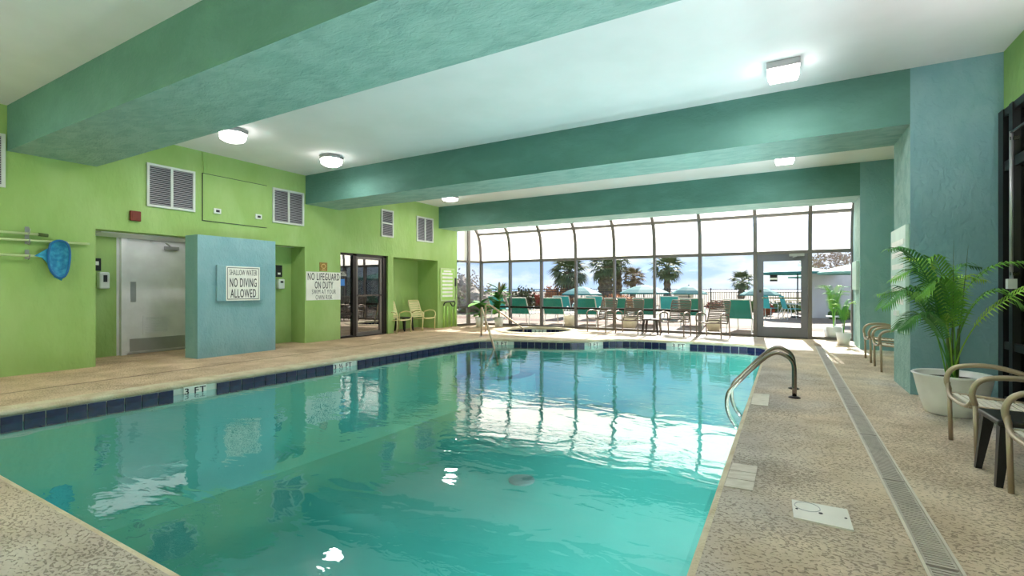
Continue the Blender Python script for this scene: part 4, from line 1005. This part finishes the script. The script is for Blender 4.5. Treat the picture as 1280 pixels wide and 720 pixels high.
# leaf clouds for bushes: many small leaf cards round an uneven core
def bush(name, loc, r, m, label, cat='bush', n=260, leaf=.10, seed=1, group=None, core=True, lift=0.0):
    random.seed(seed); t = thing(name, label, cat, loc, 0, group); mb = MB()
    if core: mb.blob((0, 0, r[2] * .9), (r[0] * .8, r[1] * .8, r[2] * .8), seed, 12, 8, .8)
    for k in range(n):
        th = math.acos(random.uniform(-.6, 1)); ph = random.uniform(0, 2 * PI); d = Vector((math.sin(th) * math.cos(ph), math.sin(th) * math.sin(ph), math.cos(th)))
        kk = random.uniform(.7, 1.12) * (1 + .35 * noise.noise(d * 2.5 + Vector((seed, 0, 0)))); c = Vector((d.x * r[0], d.y * r[1], r[2] * .9 + d.z * r[2])) * kk + Vector((0, 0, lift))
        a = Vector((random.uniform(-1, 1), random.uniform(-1, 1), random.uniform(-1, 1))).normalized() * leaf; b = a.cross(Vector((random.uniform(-1, 1), random.uniform(-1, 1), .3))).normalized() * leaf * .5
        c.z = max(.02, c.z); mb.add([c - a, c + b, c + a, c - b], [(0, 1, 2, 3)])
    mb.build('foliage', m, t)
    MB().tube([(0, 0, -.05), (0, 0, lift + r[2] * .8)], .05, 6).build('stem', M_trunk, t)
    return t
def gp(px, depth, z=0): p = AT(px, 361, depth); return Vector((p.x, p.y, z))
bush('sea_bush', gp(652, 27, -.03), (.75, .6, .55), M_bushd, 'dark brown green bush behind the second window pane', seed=2, n=420, leaf=.11)
bush('sea_bush', gp(671, 28, -.03), (.5, .5, .4), M_redp, 'low reddish shrub right of the dark bush', seed=3, n=260)
bush('dune_shrub', gp(690, 33, -.2), (.55, .5, .75), M_rust, 'rust coloured dune shrub left of the big palm', seed=4, n=300, leaf=.13)
bush('dune_shrub', gp(706, 32, -.2), (.6, .5, .7), M_rust, 'rust coloured dune shrub at the foot of the big palm', seed=5, n=300, leaf=.13)
bush('dune_shrub', gp(775, 26.5, -.03), (.9, .6, .42), M_rust, 'tan shrub mass before the fence in the middle panes', seed=8, n=420, leaf=.10)
bush('sea_bush', gp(595, 23, -.03), (1.3, 1.0, .62), M_bushg, 'grey brown bare bush beyond the left corner glazing', seed=6, n=700, leaf=.09)
bush('sea_bush', gp(578, 25, -.03), (1.1, 1.0, .95), M_bushg, 'taller grey brown bush at the far left glazing', seed=7, n=700, leaf=.09)
bush('sea_bush', gp(624, 27, -.03), (.9, .8, .45), M_bushg, 'low grey bush beyond the first window pane', seed=9, n=500, leaf=.09)
bush('flower_bush', gp(893, 27, -.03), (.45, .4, .22), M_redp, 'red flowering plant before the fence left of the small palm', seed=10, n=200, leaf=.08)
bush('flower_bush', gp(958, 20, -.03), (.25, .25, .3), M_redp, 'red leaved plant seen through the glass door', seed=12, n=220, leaf=.08)
bush('fence_plant', gp(938, 24, -.03), (.5, .4, .3), M_hedge, 'green plant before the fence left of the glass door', seed=13, n=220, leaf=.08)
bush('fence_plant', gp(985, 23, -.03), (.9, .4, .25), M_hedge, 'low green plants behind the patio table', seed=14, n=260, leaf=.08)
M_bare = mat('bare_twigs', (150, 134, 118), 0.9, rgb2=(172, 154, 132), nscale=2)
bush('bare_tree', gp(1046, 30, -.5), (1.7, 1.3, .6), M_bare, 'bare brown treetop rising over the pale garden wall', 'tree', seed=15, n=1100, leaf=.09, core=False, lift=2.7)

# cabbage palms: trunk + fan fronds, each frond a part
def fan_mesh(m, name='frond', r=1.0, n=11, stalk=.45):
    mb = MB(); mb.tube([(0, 0, 0), (stalk * r * .6, 0, .06 * r), (stalk * r, 0, 0)], .018 * r, 5)
    for k in range(n):
        a = math.radians(-78 + 156 * k / (n - 1)); d = Vector((math.cos(a), math.sin(a), 0)); s = Vector((-math.sin(a), math.cos(a), 0)) * .045 * r; b = Vector((stalk * r, 0, 0)); ln = r * (.62 if abs(a) < 1 else .5)
        mb.add([b, b + d * ln * .55 + s + Vector((0, 0, -.02)), b + d * ln + Vector((0, 0, -.22 * r)), b + d * ln * .55 - s + Vector((0, 0, -.02))], [(0, 1, 2, 3)])
    return mb.mesh(name, m)
FAN = {}
def palm(px, base_z, crown_py, depth, r, label, m=None, nf=30, lean=0, tr=.16, seed=1, flat=1.0, group='cabbage palms beyond the fence'):
    random.seed(seed); m = m or M_frond; base = gp(px, depth, base_z); zc = EYE + (CY - crown_py) / FPX * depth; t = thing('palm_tree', label, 'tree', base, 0, group)
    top_ = RV * lean + UV * (zc - base_z)
    pts = [Vector((0, 0, 0)), top_ * .35 + RV * (-lean * .1), top_ * .7, top_]; P = smooth(pts, 5); rr = [tr * (1.15 - .3 * i / len(P) + .12 * ((i % 2) * 2 - 1)) for i in range(len(P))]
    MB().tube(P, rr, 9).build('trunk', M_trunk, t)
    if m.name not in FAN: FAN[m.name] = fan_mesh(m)
    for k in range(nf):
        a = 2.399 * k + random.uniform(-.2, .2); e = math.radians(78 - 128 * (k / nf) ** .9 + random.uniform(-8, 8))
        o = link('frond', FAN[m.name], t, top_); o.rotation_mode = 'XYZ'; o.rotation_euler = (random.uniform(-.3, .3), -e, a); sc = r * random.uniform(.85, 1.1); o.scale = (sc, sc, sc * flat)
    return t
palm(834, -.3, 336, 31, 1.15, 'single palm with upright trunk right of centre in the windows', tr=.22, seed=2, nf=34)
palm(925, -.3, 352, 31, .85, 'short dark palm leaning right, left of the glass door', lean=.15, tr=.22, seed=3, nf=26)
palm(712, -.3, 340, 32, 1.45, 'broad bushy palm left of centre in the windows', tr=.36, seed=4, nf=44)
palm(757, -.3, 333, 33, 1.35, 'tall palm with thick trunk in the middle of the windows', tr=.50, seed=5, nf=36)
palm(772, -.3, 328, 34, 1.2, 'tall pale trunked palm behind the thick trunked palm', tr=.30, seed=6, nf=26)
palm(790, -.3, 347, 33, .95, 'smaller brownish palm right of the thick trunked palms', m=M_frondb, tr=.20, seed=7, nf=26, lean=.1)

# umbrellas
def umbrella(loc, r, h_edge, h_top, label, m, group=None, vent=False, pole=True, seg=8):
    t = thing('patio_umbrella', label, 'umbrella', loc, 0, group)
    n = seg; vs = [(0, 0, h_top)]; rings = [(.4, .72), (.75, .35), (1, 0)]
    for f_, g_ in rings:
        for k in range(n): a = 2 * PI * k / n; vs.append((r * f_ * math.cos(a), r * f_ * math.sin(a), h_edge + (h_top - h_edge) * g_))
    for k in range(n): a = 2 * PI * k / n; vs.append((r * math.cos(a), r * math.sin(a), h_edge - .12 * r * .5))
    fs = [(0, 1 + k, 1 + (k + 1) % n) for k in range(n)]
    for i in range(3):
        for k in range(n): fs.append((1 + i * n + k, 1 + (i + 1) * n + k, 1 + (i + 1) * n + (k + 1) % n, 1 + i * n + (k + 1) % n))
    o = MB().add(vs, fs).build('canopy', m, t); md = o.modifiers.new('thick', 'SOLIDIFY'); md.thickness = .01
    if vent: MB().lathe([(r * .42, h_top - .10), (.02, h_top + .12)], 8, close=False).build('vent_cap', m, t)
    MB().tube([(0, 0, 0), (0, 0, h_top + .03)], .024, 8).build('pole', M_fence, t, True)
    MB().lathe([(.25, 0), (.25, .05), (.05, .09)], 16).build('base', M_fence, t)
    for k in range(n): a = 2 * PI * k / n; MB().tube([(0, 0, h_top - .05), (r * math.cos(a) * .98, r * math.sin(a) * .98, h_edge - .01)], .008, 4).build('rib', M_fence, t)
    return t
umbrella(gp(997, 19, -.03), 1.35, 1.78, 2.02, 'teal patio umbrella with vent cap seen through the glass door', M_tealc, vent=True)
umbrella(gp(1021, 23, -.03), 1.2, 1.72, 2.0, 'pale green umbrella top just right of the glass door', M_tealp)
umbrella(gp(1076, 15.6, -.03), 1.2, 1.68, 1.98, 'pale green umbrella top cut by the far column', M_tealp)
for px, dp, r_, zt, s in ((727, 26.3, 1.15, 1.28, 'left one, below the broad palm'), (805, 24.4, 1.25, 1.36, 'below the smaller brownish palm'), (861, 24.6, .9, 1.32, 'behind the beige board'), (950, 24.5, .95, 1.26, 'by the short palm at the glass door')):
    umbrella(gp(px, dp, -.03), r_, zt - .42, zt, 'low teal beach umbrella before the fence, ' + s, M_tealc, 'low teal umbrellas by the fence')

# beige board with writing
t = thing('beach_board', 'beige wooden notice board before the fence behind the teal loungers', 'sign', gp(854.5, 26.4, -.03))
t.rotation_euler = (0, 0, YAW - .3)
bo = MB().box(-.48, .48, -.02, .02, .38, .98).build('board', M_board, t)
MB().box(-.44, -.38, -.04, -.02, 0, .95).box(.38, .44, -.04, -.02, 0, .95).build('post', M_board, t)
for k in range(3):
    MB().box(-.36, .36, -.025, -.02, .82 - k * .15, .87 - k * .15).build('text_band', M_strapt, bo)

# loungers
def make_lounger(ms, label, group):
    t = thing('sun_lounger', label, 'sun lounger', (0, 0, 0), 0, group)    # head at -X, foot at +X
    f_ = MB()
    for s in (-1, 1):
        f_.tube([(-.35, s * .31, .36), (1.1, s * .31, .36)], .016, 6); f_.tube([(-.35, s * .31, .36), (-.62, s * .31, .78), (-.68, s * .31, .86)], .016, 6)
    f_.tube([(1.1, -.31, .36), (1.1, .31, .36)], .016, 6); f_.tube([(-.68, -.31, .86), (-.68, .31, .86)], .016, 6); f_.build('frame', M_alu, t)
    MB().obox(((-.35 - .68) / 2, 0, .61), Vector((-.33, 0, .5)).normalized(), (0, 1, 0), Vector((.5, 0, .33)).normalized(), .29, .295, .006).build('back_sling', ms, t)
    MB().box(-.34, 1.09, -.295, .295, .355, .367).build('seat_sling', M_alu if ms is M_sling else ms, t)
    for s in (-1, 1):
        MB().tube([(-.28, s * .30, .36), (-.40, s * .30, 0)], .015, 6).build('leg', M_alu, t); MB().tube([(.95, s * .30, .36), (1.05, s * .30, 0)], .015, 6).build('leg', M_alu, t)
        MB().tube(smooth([(-.2, s * .33, .36), (-.15, s * .33, .55), (.05, s * .33, .57), (.15, s * .33, .36)], 3), .013, 6).build('arm', M_alu, t)
    return t
L0 = make_lounger(M_sling, '', 'teal sun loungers on the patio')
lg = [(655, 15.2, 1.7, 'behind the second pane from the left'), (697, 15.0, 1.7, 'behind the third pane from the left'), (737, 14.8, 1.7, 'behind the leftmost window chair'), (774, 14.8, 1.7, 'behind the second window chair'), (808, 14.7, 1.7, 'behind the dark brown table'), (866, 14.2, 1.65, 'behind the third window chair')]
for i, (px, dp, rz, s) in enumerate(lg):
    p = gp(px, dp, -.03); o = L0 if i == 0 else copy_tree(L0, (0, 0, 0)); o.location = p; o.rotation_euler = (0, 0, rz); o['label'] = 'white framed lounger with raised teal back, ' + s
p = gp(927, 12.6, -.03); o = copy_tree(L0, (0, 0, 0)); o.location = (p.x, 14.05, -.03); o.rotation_euler = (0, 0, PI / 2 - .12); o['label'] = 'nearest teal lounger seen from behind, left of the glass door'
LB = make_lounger(M_slingb, '', 'aqua sun loungers in the second row')
lb = [(707, 18.6, 1.7, 'behind the third pane'), (747, 18.4, 1.7, 'left of the window chairs'), (838, 17.8, 1.7, 'right of the dark brown table'), (628, 18.6, 1.7, 'behind the potted plants')]
for i, (px, dp, rz, s) in enumerate(lb):
    o = LB if i == 0 else copy_tree(LB, (0, 0, 0)); o.location = gp(px, dp, -.03); o.rotation_euler = (0, 0, rz); o['label'] = 'aqua lounger farther back, ' + s
# patio table + chairs seen through the door
t = thing('patio_table', 'round patio table under the teal umbrella', 'table', gp(985, 19.4, -.03))
MB().lathe([(.5, .66), (.52, .675), (.5, .69)], 24).build('table_top', M_board, t)
for a in (0.4, 2.0, 3.5, 5.1): MB().tube([(.1 * math.cos(a), .1 * math.sin(a), .66), (.38 * math.cos(a), .38 * math.sin(a), 0)], .018, 6).build('leg', M_alu, t)
def make_pchair(label):
    t = thing('sling_chair', label, 'chair', (0, 0, 0), 0, 'aqua sling chairs at the patio table')
    MB().box(-.24, .24, -.24, .22, .39, .405).build('seat', M_slingb, t); MB().obox((0, .30, .64), (1, 0, 0), Vector((0, .28, .96)), Vector((0, .96, -.28)), .24, .24, .006).build('backrest', M_slingb, t)
    for sx in (-1, 1):
        for y in (-.24, .24): MB().tube([(sx * .26, y, 0), (sx * .26, y * .9, .40)], .013, 6).build('leg', M_alu, t)
        MB().tube([(sx * .26, -.22, .40), (sx * .26, -.2, .58), (sx * .26, .25, .58)], .013, 6).build('arm', M_alu, t)
    return t
pc = make_pchair('aqua sling chair left of the patio table'); pc.location = gp(960, 18.4, -.03); pc.rotation_euler = (0, 0, 2.6)
copy_tree(pc, gp(990, 17.7, -.03), 1.9, 'aqua sling chair in front of the patio table')
# planters / bins on the patio
for px, dp, r_, h_, s in ((712, 14.0, .16, .36, 'beige round bin between two loungers'), (787, 13.6, .22, .34, 'beige round planter behind the second window chair'), (892, 13.0, .20, .30, 'beige round bowl behind the rightmost window chair')):
    t = thing('patio_planter', s, 'planter', gp(px, dp, -.03)); MB().lathe([(r_ * .72, 0), (r_, h_ * .6), (r_ * .95, h_), (r_ * .85, h_), (r_ * .8, h_ - .04)], 20).build('bowl', M_board, t, True)
t = thing('side_cube', 'small white side stand on the patio left of the door', 'stand', gp(1043, 14.2, -.03)); MB().box(-.2, .2, -.2, .2, .30, .33).build('top', M_alu, t); MB().box(-.03, .03, -.03, .03, 0, .3).build('pole', M_alu, t)
